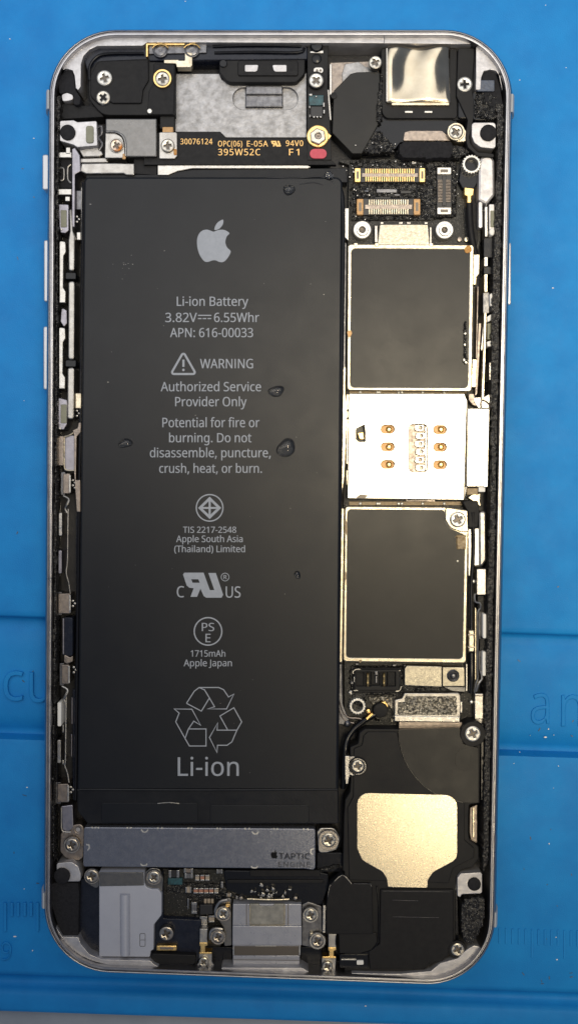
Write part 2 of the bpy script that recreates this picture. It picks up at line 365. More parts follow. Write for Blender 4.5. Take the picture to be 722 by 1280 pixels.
# ---------------------------------------------------------------- lettering (outlines of the characters the photograph shows)
GL = json.loads('''{"!":[181,[[71,135,54,480,126,480,109,135],[90,-9,60,1,51,15,48,36,51,57,60,71,90,81,119,71,129,57,132,36,129,15,119,1]]],"(":[201,[[126,-106,81,-43,51,28,33,104,27,184,33,265,51,342,81,415,126,480,181,480,140,413,110,340,93,264,87,185,93,108,110,32,140,-40,181,-106]]],")":[201,[[21,-106,62,-40,91,32,109,108,115,185,109,264,91,340,61,413,20,480,76,480,120,415,151,342,169,265,175,184,169,104,151,28,120,-43,76,-106]]],",":[180,[[28,-87,47,-3,61,78,124,78,129,71,104,-8,71,-87]]],"-":[216,[[27,154,27,206,189,206,189,154]]],".":[180,[[89,-9,60,1,51,15,48,36,51,57,60,71,89,81,119,71,129,57,132,36,129,15,119,1]]],"0":[384,[[191,-7,142,1,102,22,72,59,43,137,33,240,37,313,49,373,69,422,99,458,140,480,191,487,241,480,281,458,312,422,341,344,351,240,347,169,335,108,314,59,284,23,243,1],[191,44,237,56,268,92,286,154,291,240,286,326,268,388,237,424,191,437,145,424,115,388,98,326,92,240,98,154,115,93,145,56]]],"1":[384,[[181,0,181,335,181,381,183,418,164,400,142,381,91,339,60,379,189,480,238,480,238,0]]],"2":[384,[[32,0,32,49,158,176,219,240,257,296,266,324,269,355,263,390,246,415,219,431,185,436,152,433,123,424,69,390,38,430,102,470,141,482,185,486,245,478,291,452,320,412,330,359,326,322,314,288,271,224,207,155,107,56,107,54,349,54,349,0]]],"3":[384,[[162,-7,92,-1,30,19,30,75,95,51,163,43,218,49,256,68,277,98,284,138,275,176,249,202,206,217,150,222,103,222,103,273,150,273,202,279,240,298,263,326,271,363,265,394,247,417,219,432,183,437,147,434,117,425,62,396,33,437,96,471,137,483,183,486,248,478,294,453,322,415,331,367,324,324,304,290,273,267,232,253,232,250,282,237,318,214,339,179,346,136,341,97,326,62,302,33,266,11,220,-2]]],"4":[384,[[244,0,244,109,14,109,14,159,240,482,301,482,301,162,371,162,371,109,301,109,301,0],[72,162,244,162,244,313,245,372,247,419,244,419,231,392,216,367]]],"5":[384,[[167,-7,97,0,42,19,42,75,101,52,167,44,215,50,253,69,277,101,285,147,278,189,257,219,219,238,165,244,122,241,83,234,54,253,72,480,312,480,312,426,122,426,111,287,142,291,185,294,251,285,302,257,335,213,346,153,334,87,299,36,242,4]]],"6":[384,[[200,-7,157,-1,118,16,84,45,59,86,42,139,37,205,46,307,59,354,79,397,108,434,146,462,195,480,257,486,288,485,316,480,316,430,288,436,258,438,215,434,181,422,153,404,132,380,117,351,106,318,96,244,100,244,119,266,143,284,174,296,214,300,270,291,314,262,343,216,353,154,342,87,311,36,263,4],[199,43,238,50,268,70,288,105,294,154,288,195,271,227,242,247,201,254,172,251,146,241,126,226,110,208,100,187,97,166,108,108,122,82,142,61,168,48]]],"7":[384,[[91,0,288,426,30,426,30,480,351,480,351,434,156,0]]],"8":[384,[[193,-7,125,2,75,27,43,68,33,122,36,153,47,179,83,221,132,251,100,273,73,299,54,332,48,372,53,406,67,434,89,456,118,473,153,483,191,486,249,479,295,457,325,421,335,371,332,344,323,321,289,283,244,254,298,222,336,181,347,155,351,124,340,70,308,29,258,2],[194,277,253,312,271,337,277,369,271,399,253,421,226,434,191,439,157,434,130,421,112,399,106,369,109,347,118,328,150,299],[192,40,235,46,267,63,286,90,293,124,286,156,265,182,233,203,192,222,181,226,142,206,114,183,96,155,91,122,97,90,116,63,147,46]]],"9":[384,[[129,-7,98,-5,69,0,69,50,128,42,171,46,205,57,233,75,254,99,269,128,280,161,289,235,285,235,267,214,243,196,211,183,171,179,115,189,72,217,43,263,34,324,38,371,53,411,76,443,106,467,143,481,187,486,230,480,269,463,302,434,328,393,344,340,349,275,340,173,327,125,307,82,279,46,240,17,191,-1],[184,226,214,229,240,239,261,254,276,272,286,292,289,314,278,371,264,397,244,418,218,432,187,437,149,430,119,409,99,374,92,325,98,284,115,252,143,232]]],":":[180,[[89,278,60,289,51,303,48,324,51,345,60,359,89,369,119,359,129,345,132,324,129,303,119,289],[89,-9,60,1,51,15,48,36,51,57,60,71,89,81,119,71,129,57,132,36,129,15,119,1]]],"A":[429,[[0,0,187,482,242,482,428,0,366,0,308,148,118,148,61,0],[138,202,290,202,236,347,230,367,221,396,214,419,203,378,193,347]]],"B":[437,[[65,0,65,480,202,480,281,473,338,453,373,417,384,361,378,322,361,290,332,268,293,255,293,251,348,234,369,218,386,197,397,170,400,136,389,79,356,36,303,9,234,0],[126,275,214,275,266,280,299,295,316,320,322,354,315,388,294,411,258,424,205,428,126,428],[126,51,222,51,276,57,311,76,330,105,336,141,329,175,310,202,274,219,218,225,126,225]]],"C":[424,[[261,-7,194,1,139,24,96,60,65,109,47,170,41,240,48,309,67,368,100,418,146,455,203,478,271,486,342,479,404,458,379,407,330,425,271,433,223,427,182,410,149,381,116,320,105,240,115,160,146,98,178,69,219,52,270,46,330,52,385,65,385,13,329,-2]]],"D":[490,[[65,0,65,480,213,480,281,473,338,453,385,419,420,374,442,315,449,244,442,170,420,109,383,61,333,27,272,7,199,0],[126,52,191,52,276,64,337,99,373,159,385,242,380,301,364,348,338,383,281,417,204,428,126,428]]],"E":[373,[[65,0,65,480,333,480,333,426,126,426,126,277,321,277,321,224,126,224,126,53,333,53,333,0]]],"F":[349,[[65,0,65,480,333,480,333,426,126,426,126,257,320,257,320,203,126,203,126,0]]],"G":[489,[[271,-7,202,1,145,23,100,59,67,108,48,169,41,240,48,310,71,370,107,419,155,456,217,479,289,486,366,479,433,458,410,406,352,425,286,433,233,427,188,410,152,381,116,320,104,240,109,186,123,139,146,100,181,70,226,52,285,46,338,49,379,57,379,199,273,199,273,253,439,253,439,18,361,-1]]],"I":[228,[[27,0,27,35,83,48,83,431,27,445,27,480,200,480,200,445,144,431,144,48,200,35,200,0]]],"J":[183,[[-3,-128,-31,-125,-52,-119,-52,-68,-30,-73,-4,-75,28,-68,52,-44,62,3,62,480,122,480,122,7,114,-53,88,-95,48,-119]]],"L":[352,[[65,0,65,480,126,480,126,54,335,54,335,0]]],"N":[510,[[65,0,65,480,135,480,391,83,394,83,392,115,390,162,389,209,389,480,445,480,445,0,375,0,118,398,116,398,119,340,121,268,121,0]]],"O":[525,[[263,-7,194,1,139,24,96,61,65,111,47,171,41,241,47,310,65,370,96,419,139,456,195,479,263,487,329,479,384,456,427,420,458,370,477,310,484,240,477,171,458,110,427,61,384,24,329,1],[263,46,312,51,352,69,382,98,410,159,420,240,410,321,382,382,352,411,313,428,263,434,214,428,174,411,143,382,114,321,105,240,114,159,143,98,173,69,213,51]]],"P":[406,[[65,0,65,480,192,480,273,470,329,443,361,398,372,338,368,300,354,264,330,233,294,208,245,192,181,187,126,187,126,0],[126,238,174,238,234,244,276,261,301,290,310,336,302,376,280,405,242,422,187,428,126,428]]],"R":[418,[[65,0,65,480,197,480,275,471,329,446,361,403,372,343,369,308,358,279,342,256,322,239,276,215,408,0,337,0,221,198,126,198,126,0],[126,249,197,249,248,255,283,272,303,301,310,340,303,381,281,407,245,422,194,427,126,427]]],"S":[369,[[166,-7,91,-1,34,16,34,74,94,54,169,46,216,51,249,66,270,91,277,123,267,163,232,192,164,222,110,246,72,276,48,314,40,364,45,400,60,429,83,454,114,471,151,483,193,486,266,479,326,459,307,408,253,426,192,433,153,428,124,414,107,392,101,363,111,323,144,294,206,267,278,233,303,214,322,191,333,163,337,128,326,72,291,29,236,2]]],"T":[373,[[156,0,156,426,7,426,7,480,366,480,366,426,217,426,217,0]]],"U":[491,[[243,-7,188,-1,143,15,107,42,72,98,60,171,60,480,121,480,121,169,129,117,152,78,191,54,246,46,303,54,341,80,363,120,370,169,370,480,430,480,430,169,425,122,410,80,384,44,348,16,301,-1]]],"V":[403,[[171,0,0,480,63,480,171,172,189,117,201,67,214,117,232,173,339,480,403,480,232,0]]],"W":[625,[[135,0,8,480,71,480,146,187,160,127,169,73,179,130,194,190,279,480,341,480,429,188,445,127,455,73,465,127,479,187,553,480,616,480,488,0,427,0,334,314,323,353,314,388,310,409,303,372,287,312,196,0]]],"a":[377,[[144,-7,100,0,63,19,39,52,31,100,41,148,73,183,127,206,203,215,265,217,265,238,260,277,245,301,222,314,190,318,136,310,89,291,71,335,126,357,193,366,251,359,291,337,314,300,322,245,322,0,279,0,268,51,265,51,241,25,216,7,185,-3],[158,41,200,47,234,66,256,98,264,144,264,176,211,174,154,167,118,152,98,130,92,99,97,73,110,55,132,44]]],"b":[413,[[228,-7,189,-3,158,9,134,26,116,46,111,46,99,0,57,0,57,510,116,510,116,386,115,344,113,312,116,312,134,333,158,351,189,362,228,366,288,354,335,319,366,261,376,180,366,99,335,40,288,5],[219,42,261,51,291,78,309,121,315,181,304,256,272,302,218,317,169,309,138,284,122,242,116,182,116,179,122,121,138,78,169,51]]],"c":[322,[[201,-7,156,-2,117,13,83,38,58,73,42,120,37,178,42,238,59,286,85,322,119,347,160,362,206,367,259,361,300,347,282,298,244,310,204,315,145,300,110,254,98,179,105,121,124,79,156,53,201,44,253,50,294,65,294,13,254,-2]]],"d":[413,[[185,-7,124,5,77,40,47,98,37,179,47,261,78,319,125,355,185,367,223,363,254,351,297,314,301,314,299,339,297,367,297,510,356,510,356,0,308,0,300,48,297,48,278,27,254,9,223,-3],[194,42,243,50,274,74,292,113,298,168,298,179,292,238,275,282,244,309,193,318,152,308,122,280,104,235,98,178,104,121,122,78,152,51]]],"e":[379,[[210,-7,162,-2,120,14,85,40,59,76,42,122,37,177,42,232,57,279,81,316,112,344,151,361,196,367,239,362,276,347,305,322,327,290,340,250,345,204,345,169,98,169,107,115,129,76,165,52,213,44,274,50,328,69,328,17,274,-1],[99,216,283,216,277,257,262,290,234,311,195,318,158,312,129,291,109,259]]],"f":[231,[[73,0,73,314,10,314,10,342,73,362,73,383,81,443,104,483,141,506,190,514,229,510,260,502,244,455,220,462,191,465,165,460,147,446,136,420,132,383,132,360,223,360,223,314,132,314,132,0]]],"g":[413,[[195,-161,123,-155,65,-138,65,-84,125,-105,198,-112,240,-105,271,-85,291,-53,298,-11,298,3,298,27,300,48,297,48,268,17,231,-1,185,-7,123,6,76,42,47,101,37,179,47,256,76,316,123,354,185,367,219,363,249,353,275,336,298,312,301,312,309,360,356,360,356,-6,346,-74,317,-122,267,-151],[194,42,241,49,273,71,292,109,298,165,298,179,292,243,273,285,240,309,193,317,153,308,123,281,104,237,98,179,104,120,123,77,153,50]]],"h":[415,[[57,0,57,510,116,510,116,361,113,310,117,310,137,334,164,352,195,362,229,366,287,358,328,335,352,294,361,234,361,0,302,0,302,230,293,278,266,307,222,317,171,309,139,283,122,242,116,186,116,0]]],"i":[173,[[87,420,62,429,55,441,52,457,55,474,62,486,87,495,111,486,119,474,122,457,119,441,111,429],[57,0,57,360,116,360,116,0]]],"l":[173,[[57,0,57,510,116,510,116,0]]],"m":[628,[[57,0,57,360,105,360,113,311,117,311,137,336,162,353,192,363,223,367,273,360,310,340,333,306,336,306,358,333,386,352,418,363,452,367,505,359,543,335,566,295,574,234,574,0,515,0,515,232,507,279,483,308,442,317,397,309,367,287,350,250,345,199,345,0,286,0,286,232,278,279,253,308,212,317,166,309,137,283,121,242,116,187,116,0]]],"n":[415,[[57,0,57,360,105,360,113,311,117,311,138,336,165,353,197,363,230,367,287,359,328,335,352,295,361,234,361,0,302,0,302,230,293,278,266,307,222,317,171,309,139,283,122,242,116,187,116,0]]],"o":[406,[[202,-7,157,-1,117,15,84,42,58,79,42,125,37,181,48,260,82,318,135,355,204,367,250,361,290,345,324,318,349,282,365,236,370,181,359,101,325,42,271,6],[203,42,251,52,283,80,303,123,309,181,303,238,283,281,251,308,203,317,155,308,123,281,104,238,98,181,104,123,123,80,156,52]]],"p":[413,[[57,-161,57,360,105,360,113,311,116,311,135,333,158,351,189,363,228,367,288,355,335,320,366,262,376,181,366,100,335,41,288,5,228,-7,190,-3,159,9,116,46,112,46,115,17,116,-13,116,-161],[219,42,249,47,273,60,291,82,305,110,315,181,309,237,291,280,261,308,218,317,171,309,140,286,123,247,116,192,116,181,122,122,138,78,169,51]]],"r":[277,[[57,0,57,360,105,360,112,294,115,294,135,322,160,345,190,361,225,367,247,366,267,363,260,308,241,312,221,313,194,309,169,298,147,280,131,256,120,226,116,192,116,0]]],"s":[322,[[148,-7,83,-1,35,16,35,70,87,50,149,41,188,45,214,55,229,72,234,94,227,118,200,140,146,164,86,191,48,223,38,244,34,271,44,312,72,342,115,360,169,367,231,360,284,343,264,296,216,312,165,318,133,315,110,307,95,293,91,275,99,249,129,229,183,206,242,180,279,147,288,126,291,99,282,53,253,20,207,0]]],"t":[242,[[167,-7,115,3,94,16,77,37,65,66,62,105,62,314,11,314,11,343,62,366,86,443,121,443,121,360,225,360,225,314,121,314,121,106,125,77,137,57,155,46,177,42,205,44,228,49,228,4,201,-4]]],"u":[415,[[184,-7,127,1,86,25,61,65,53,124,53,360,113,360,113,128,122,81,148,52,193,42,243,51,276,76,293,117,299,173,299,360,358,360,358,0,310,0,301,48,298,48,277,23,250,6,218,-3]]],"v":[341,[[136,0,0,360,63,360,140,148,151,115,162,80,169,52,171,52,179,81,190,116,201,148,278,360,341,360,204,0]]],"y":[343,[[56,-161,28,-160,7,-156,7,-109,25,-111,47,-113,75,-108,97,-95,114,-75,127,-49,146,-1,1,360,64,360,142,155,160,104,172,57,175,57,187,101,206,156,279,360,343,360,187,-50,166,-96,139,-131,103,-154]]],"z":[316,[[26,0,26,39,220,314,38,314,38,360,285,360,285,316,94,46,289,46,289,0]]]}''')
GL['I'] = [205, [[72, 0, 72, 480, 130, 480, 130, 0]]]
def text_loops(s, x0, x1, ytop, ybot, cap=480.0, space=170, track=0, slope=0.0):
    """The string between x0 and x1, capitals from ytop to the base line ybot."""
    w = 0; runs = []
    for ch in s:
        if ch == ' ': w += space; continue
        a, L = GL[ch]; runs.append((w, L)); w += a + track
    xs = [ox + v for ox, L in runs for l in L for v in l[0::2]]
    a, b = min(xs), max(xs); sx = (x1 - x0)/(b - a); sy = (ybot - ytop)/cap
    out = []
    for ox, L in runs:
        out.append([[(x0 + (ox + l[i] - a)*sx, ybot + slope*(ox + l[i] - a)*sx - l[i+1]*sy) for i in range(0, len(l), 2)] for l in L])
    return out
def text(s, x0, x1, ytop, ybot, z, m, parent, name='printed_text', **k):
    b = MB()
    for glyph in text_loops(s, x0, x1, ytop, ybot, **k): b.flat(glyph, z); b.flat([[(x + .24, y + .05) for x, y in l] for l in glyph], z + .03)
    return b.build(name, m, parent)
# ================================================================ the bench: mat and table
def tag(o, label, cat, group=None):
    o['label'] = label; o['category'] = cat
    if group: o['group'] = group
MS = .036                                            # the mat lies a little askew under the phone
def my(y, x=361): return y + MS*x
def mat_y(y): return P(0, y, 0)[1]
prof = [(-500, 0), (764, 0), (770, -.5), (772.5, -2), (774, -8), (776, -15), (781, -17), (790, -14.5), (802, -10.5), (815, -9), (880, -8.8), (896, -10), (906, -13), (914, -18),
        (919, -21), (923, -20), (925, -7), (926.5, -1), (930, 0), (1214, 0), (1220, -2), (1224, -9), (1228, -15), (1233, -17), (1237, -15), (1240, -9), (1243, -3), (1247, -1.6), (1262, -1.6), (1267, -2.6), (1268.5, -5), (1269, -24)]
b = MB(); prev = None
for k in range(41):
    x = -900 + k*2500/40
    ids = []
    for y, z in prof:
        X, Y = P(0, y, 0); slope = -MS*(x + 300)
        ids.append(b.add((x, Y + slope*.93, z)))
    if prev:
        for i in range(len(ids) - 1): b.face((prev[i], prev[i+1], ids[i+1], ids[i]))
    prev = ids
work_mat = b.build('work_mat', MAT['blue'], None, sharp=60, kind='structure')
table = MB(); table.prism([(-2500, -2500), (2500, -2500), (2500, 2500), (-2500, 2500)], -24, -60, 0, world=True)
table.build('table', MAT['table'], None, kind='structure')
def mat_letter(ch, x0, x1, ytop, ybot, z, h, cap, bev=1.1):
    bb = MB(); L = text_loops(ch, x0, x1, ytop, ybot, cap=cap)[0]
    outer = max(L, key=lambda l: abs(area2(l))); holes = [l for l in L if l is not outer]
    bb.prism(outer, z + h, z - .5, min(bev, h*.7), holes); return bb.build('raised_letter', MAT['blue'], work_mat)
mat_letter('c', 4, 29, 838.5, 876, -8.8, 4.6, 370); mat_letter('u', 36.5, 63, 840, 878, -8.8, 4.6, 366)
mat_letter('a', 663, 686, 866, 905, -8.8, 2.0, 370); mat_letter('n', 701, 727, 868, 908, -8.8, 2.0, 370)
for i, x in enumerate((6.5, 14.8, 22.8, 31, 39, 47, 55)):
    block('ruler_tick', x - 1.9, 1128.5, x + 1.9, 1165 if i in (0, 5) else 1146, 2.6, -.5, MAT['blue'], work_mat, 1.2, .8)
for i in range(13):
    x = 624 + i*8.1
    block('ruler_tick', x - 1.4, 1160 + MS*(x-620), x + 1.4, (1196 if i in (5, 10) else 1180) + MS*(x-620), 1.2, -.5, MAT['blue'], work_mat, 1, .5)
mat_letter('9', 1.5, 14.5, 1178, 1201, 0, 2.4, 480)
rnd = random.Random(4)
b = MB()
for k in range(95):
    x, y = rnd.uniform(-20, 740), rnd.uniform(-10, 1262)
    if 50 < x < 645 and 32 < y < 1234: continue
    if rnd.random() < .45 and k > 40: x, y = rnd.uniform(628, 715), rnd.uniform(910, 962)
    r = rnd.choice((.5, .6, .7, .8, 1.1)); X, Y = P(x, y, 0); z0 = -8.8 if 778 < y - MS*x < 915 else 0
    a = rnd.uniform(0, 6.3); e = rnd.uniform(.5, 2.2)
    pts = [(X + r*e*math.cos(a+t)*rnd.uniform(.6, 1.2), Y + r*math.sin(a+t)*rnd.uniform(.6, 1.2)) for t in (0, 1.3, 2.5, 3.7, 5)]
    if area2(pts) < 0: pts.reverse()
    b.prism(pts, z0 + rnd.uniform(.4, .9), z0 - .5, 0, world=True)
dust = b.build('dust', MAT['white'], None, kind='stuff')

b = MB()
for k in range(46):
    x, y = rnd.uniform(640, 722), rnd.uniform(700, 1240)
    if k % 3 == 0: y = 945 + MS*(x - 640) + rnd.gauss(0, 7)
    if k > 36: x, y = rnd.uniform(0, 50), rnd.uniform(60, 1200)
    yy = y - MS*x; z0 = -9 if 802 < yy < 896 else 0
    if 760 < yy < 802 or 896 < yy < 930 or yy > 1212: continue
    X, Y = P(x, y, z0); a = rnd.uniform(0, 6.3); l_, w_ = rnd.uniform(.8, 3.2), rnd.uniform(.3, .6)
    c_, s_ = math.cos(a), math.sin(a)
    b.prism([(X + u*c_ - v*s_, Y + u*s_ + v*c_) for u, v in ((-l_, -w_), (l_, -w_*.6), (l_*.9, w_), (-l_*.8, w_))], z0 + .5, z0 - .4, 0, world=True)
b.build('lint', MAT['recess'], None, kind='stuff')
# ================================================================ the phone
phone = bpy.data.objects.new('smartphone', None); scene.collection.objects.link(phone); phone.empty_display_size = .01
tag(phone, 'opened smartphone lying without its screen on the blue mat, black battery and circuit board bare', 'smartphone')
def xl(y): return 59.6 - .0055*(y - 200)              # the housing's left and right edge in the photograph
def xr(y): return 638.8 - .0205*(y - 200)
OUT = fillet([(xl(37), 37), (xr(37), 37), (xr(1233), 1233.5), (xl(1212), 1212.5)], 86, 14)
W0 = clean([P(x, y, 50) for x, y in OUT])
if area2(W0) < 0: W0.reverse()
W0 = offset(W0, -2.2)
FR = [(22, 0), (9, 4), (3.5, 12), (.7, 21), (0, 30), (.6, 40), (2.4, 49), (4.2, 54.5), (5.6, 57), (6.6, 57.8), (7.4, 57.4), (7.9, 55.4), (8.9, 55.4), (9.3, 57.2), (10, 57.8), (11.6, 57.6), (12, 57), (12, 8)]
def loft(b, loop, prof, closed=True, out=0.0):
    prev = None
    for d, z in prof:
        ids = [b.add((x, y, z)) for x, y in offset(loop, d - out)]
        if prev: b.ring(prev, ids)
        prev = ids
frame = MB(); loft(frame, W0, FR); frame = frame.build('housing_frame', MAT['frame'], phone, sharp=26)
back = MB(); inn = offset(W0, 12.3)
back.prism(inn, 8, 1, 0, world=True); back.build('back_shell', MAT['floor'], phone)
def band(side, y0, y1):
    b = MB(); prev = None
    sgn = 1 if side == 'l' else -1; xe = xl if side == 'l' else xr
    FRb = [(d - .35 if d < 7 else d, z + (.3 if d > 5 else 0)) for d, z in FR[2:12]]
    for y in (y0, (y0+y1)/2, y1):
        X, Y = P(xe(y), y, 30); ids = [b.add((X + sgn*d, Y, z)) for d, z in FRb]
        if prev:
            for i in range(len(ids)-1):
                q = (prev[i], ids[i], ids[i+1], prev[i+1]); b.face(q if side == 'r' else q[::-1])
        else: first = ids
        prev = ids
    b.face(first if side == 'r' else first[::-1]); b.face(prev[::-1] if side == 'r' else prev)
    b.build('antenna_band', MAT['band'], frame)
band('l', 122, 145); band('r', 127, 149); band('l', 1106, 1125); band('r', 1130, 1148)
# side buttons
for nm, x0, x1, y0, y1 in (('mute_switch', 53.2, 61, 193, 237), ('volume_button', 55, 61, 300, 377), ('volume_button', 54.4, 61, 408, 487), ('power_button', 631, 638.2, 303, 381)):
    b = MB(); b.prism(rect(x0, y0, x1, y1, 2.4, 4), 41, 20, 1.3); b.build(nm, MAT['button'], phone)

def inner_edge(side, y): return xl(y) + 9.2 if side == 'l' else xr(y) - 9.2
# ---- ledges round the opening: bare aluminium
def ledge(pts, z=49, m='ledge', r=0, name='housing_ledge', bev=.6): return prism(name, fillet(pts, r), z, 9, MAT[m], phone, bev)
def corner(cx, cy, q, n=9):
    """inner arc of a housing corner in the photograph, q = quadrant start angle in degrees, y down"""
    r = 86 - 8.5
    return [(cx + r*math.cos(math.radians(q + 90*k/n)), cy + r*math.sin(math.radians(q + 90*k/n))) for k in range(n + 1)]
TL = corner(xl(100) + 86.5, 37 + 86, 180); TR = corner(xr(100) - 86.5, 37 + 86, 270)
BRc = corner(xr(1150) - 85, 1232 - 86, 0); BL = corner(xl(1130) + 86, 1214 - 86, 90)
# top-left, running on along the top edge
ledge(TL[2:] + [(300, 46), (480, 46), (480, 54), (382, 53.5), (262, 53), (228, 53), (184, 53), (178, 57), (122, 57.5), (112, 62), (104.5, 70), (101.5, 80), (101, 108), (98, 112.5), (95, 110), (93.5, 95), (91, 88), (84, 86), (77, 89)])
# top-right corner
ledge([(480, 46), (545, 46)] + TR[1:7] + [(627, 112), (624, 96), (618, 88), (612, 87), (604, 89), (601, 97), (600, 112), (594, 112), (594, 56), (566, 55), (480, 54)])
# bottom-left corner
ledge([(262, 1214), (150, 1209)] + BL[1:8] + [(78, 1171), (98, 1171.5), (101, 1180), (112, 1193), (128, 1199.5), (188, 1201), (193, 1206), (205, 1210.5), (236, 1211), (262, 1211)])
# bottom edge middle and bottom-right corner
ledge([(268, 1219.5), (278, 1209.5), (378, 1210), (394, 1221), (330, 1221)])
ledge([(430, 1222), (440, 1216.5), (500, 1217.5), (538, 1214), (550, 1204), (572, 1198), (583, 1187), (592, 1182), (600, 1184)] + BRc[4:] + [(520, 1224)])
# small aluminium lands beside the corner screws, each with a dark locating hole
def land(pts, r, hx, hy, hr, z=47, m='ledge'):
    o = prism('housing_ledge', fillet(pts, r), z, 9, MAT[m], phone, .7)
    h = MB().lathe(hx, hy, [(hr, z + .1), (hr, z + 2.2), (hr*.85, z + 3), (0, z + 3.3)], 22); h.build('locating_pad', MAT['rubber'], o)
land([(75, 151), (92, 150), (97, 152.5), (121, 151), (122, 182), (97, 184), (92, 181), (75, 176)], 2, 84.5, 165, 9.6, m='ledge')
block('foam_pad', 107.5, 157, 117, 178.5, 49, 46, MAT['olive'], phone, 3)
land([(589, 153), (619, 153), (619, 186), (600, 184), (592, 178), (589, 170)], 4, 610, 165.5, 10.2)
land([(571, 1097), (575, 1092), (602, 1090.5), (602, 1117), (576, 1118), (575, 1122), (571, 1120)], 3, 592.5, 1106, 8.2)
land([(71, 1079), (90, 1077.5), (98, 1083), (101, 1092), (101, 1102), (84, 1102), (71, 1104)], 3, 77.5, 1095.5, 10)
# black pads in the corners
prism('foam_pad', fillet([(74, 118), (73, 100), (78, 90), (85, 87), (91, 89), (93, 96), (94.5, 112), (101, 122), (100, 131), (92, 131), (92, 119), (84, 115)], 3), 45, 9, MAT['rubber'], phone)
prism('housing_ledge', fillet([(77, 118), (84, 115.5), (91, 118), (92, 124), (86, 126), (78, 127)], 3), 44, 9, MAT['ledge'], phone)
prism('foam_pad', fillet([(601.5, 101), (602, 92), (608, 87.5), (616, 88), (622, 95), (628, 130), (618, 140), (606, 126)], 4), 45, 9, MAT['rubber'], phone)
block('clear_tape', 596, 100, 617.5, 114, 48.5, 46, MAT['bluetape'], phone, 1)
prism('foam_pad', fillet([(590, 114), (617, 114), (620, 130), (614, 150), (590, 150)], 4), 42, 9, MAT['gloss'], phone)
prism('foam_pad', [(73, 128), (92, 131), (122, 133), (130, 146), (75, 149)], 36, 9, MAT['black2'], phone)
prism('housing_wall', fillet([(589, 110), (592, 128), (591, 150), (586, 172), (588, 181), (597, 190), (617, 192), (617, 197), (596, 195), (584, 184), (581, 172), (584, 150), (570, 120), (572, 60), (593, 60)], 3), 44, 9, MAT['black'], phone)
prism('foam_pad', fillet([(61, 1106), (72, 1103), (98, 1104), (99, 1118), (98, 1171), (79, 1170.5), (71, 1152), (65, 1132)], 3), 44, 9, MAT['rubber'], phone, .8)
MB().crust(fillet([(574, 1128), (580, 1121), (600, 1118), (607, 1122), (608, 1140), (605, 1160), (596, 1178), (585, 1184), (577, 1178), (573, 1160)], 4), 48, 9, 1.9, 1.7, 5, size=4).build('adhesive_lump', MAT['gasket'], phone, kind='stuff')

# ---- old adhesive left along both long sides
def strip(side, ys, w_in, seed):
    o = [(inner_edge(side, y), y) for y in ys]; i = [(x, y) for y, x in w_in]
    pts = o + i[::-1]
    MB().crust(pts, 47, 30, 1.3, 1.25, seed, jag=1.2, size=3.5).build('adhesive_strip', MAT['gasket'], phone, kind='stuff')
ys = list(range(118, 1118, 50))
strip('l', ys, [(118, 78), (170, 76), (250, 74.5), (400, 74), (600, 73), (800, 72), (900, 70), (1000, 69), (1095, 70)], 3)
strip('r', list(range(128, 1128, 50)), [(128, 618), (200, 620), (260, 617), (320, 614.5), (420, 611.5), (520, 612), (620, 611), (720, 608), (800, 606.5), (900, 604.5), (1000, 602), (1100, 601)], 8)

# ================================================================ screws
def head_mesh(kind):
    b = MB(); seg = 28
    def plus(a, l, k=0.0):
        p = []
        for q in range(4):
            c, s_ = math.cos(q*math.pi/2), math.sin(q*math.pi/2)
            for x, y in ((l, -a*.75), (l, a*.75), (a, a)): p.append((x*c - y*s_, x*s_ + y*c))
        return p
    hole = plus(.13, .52)
    n = circ(0, 0, 1.0, seg)
    b.prism(n, .42, -.5, .2, [hole], world=True)
    r = MB(); r.prism(plus(.2, .56), .10, -.3, 0, world=True); r.prism(circ(0, 0, .2, 12), .02, -.3, 0, world=True)
    return b, r
_scr = {}
def screw(x, y, r, z, m='screw', rot=0.0, washer=None, label=None, tilt=(0, 0)):
    if 'h' not in _scr:
        h, q = head_mesh('pan'); 
        oh = h.build('screw', MAT['screw']); orr = q.build('drive_recess', MAT['recess'])
        _scr['h'] = oh.data; _scr['r'] = orr.data
        bpy.data.objects.remove(oh); bpy.data.objects.remove(orr)
    key = ('h', m)
    if key not in _scr:
        me = _scr['h'].copy(); me.materials.clear(); me.materials.append(MAT[m]); _scr[key] = me
    o = link('screw', _scr[key], phone); cx, cy = P(x, y, z); k = K(x, y, z)*r
    o.location = Vector((cx, cy, z - .42*k))*S; o.scale = (k, k, k); o.rotation_euler = (tilt[0], tilt[1], rot)
    rr = link('drive_recess', _scr['r'], o)
    if label: o['label'] = label
    if washer:
        wr, wm, wh = washer
        w = MB().lathe(x, y, [(wr, z - 5), (wr, z - 2.2), (wr*.96, z - 1.7), (r*.98, z - 1.7), (r*.98, z - 4)], 30, zref=z - 2)
        w = w.build('washer', MAT[wm], o)
        w.matrix_parent_inverse = (__import__('mathutils').Matrix.LocRotScale(o.location, o.rotation_euler, o.scale)).inverted()
    return o
def ring(name, x, y, r, ri, z, m, parent, zb=10, teeth=0, holem='gloss', depth=6):
    out = gear(x, y, r, teeth, .09) if teeth else circ(x, y, r, 30)
    o = prism(name, out, z, zb, MAT[m], parent, .8, [circ(x, y, ri, 22)])
    h = MB().lathe(x, y, [(ri*1.02, z - depth), (0, z - depth - .5)], 20); h.build('bore', MAT[holem], o)
    return o
# ================================================================ top end
M = MAT; ph = phone
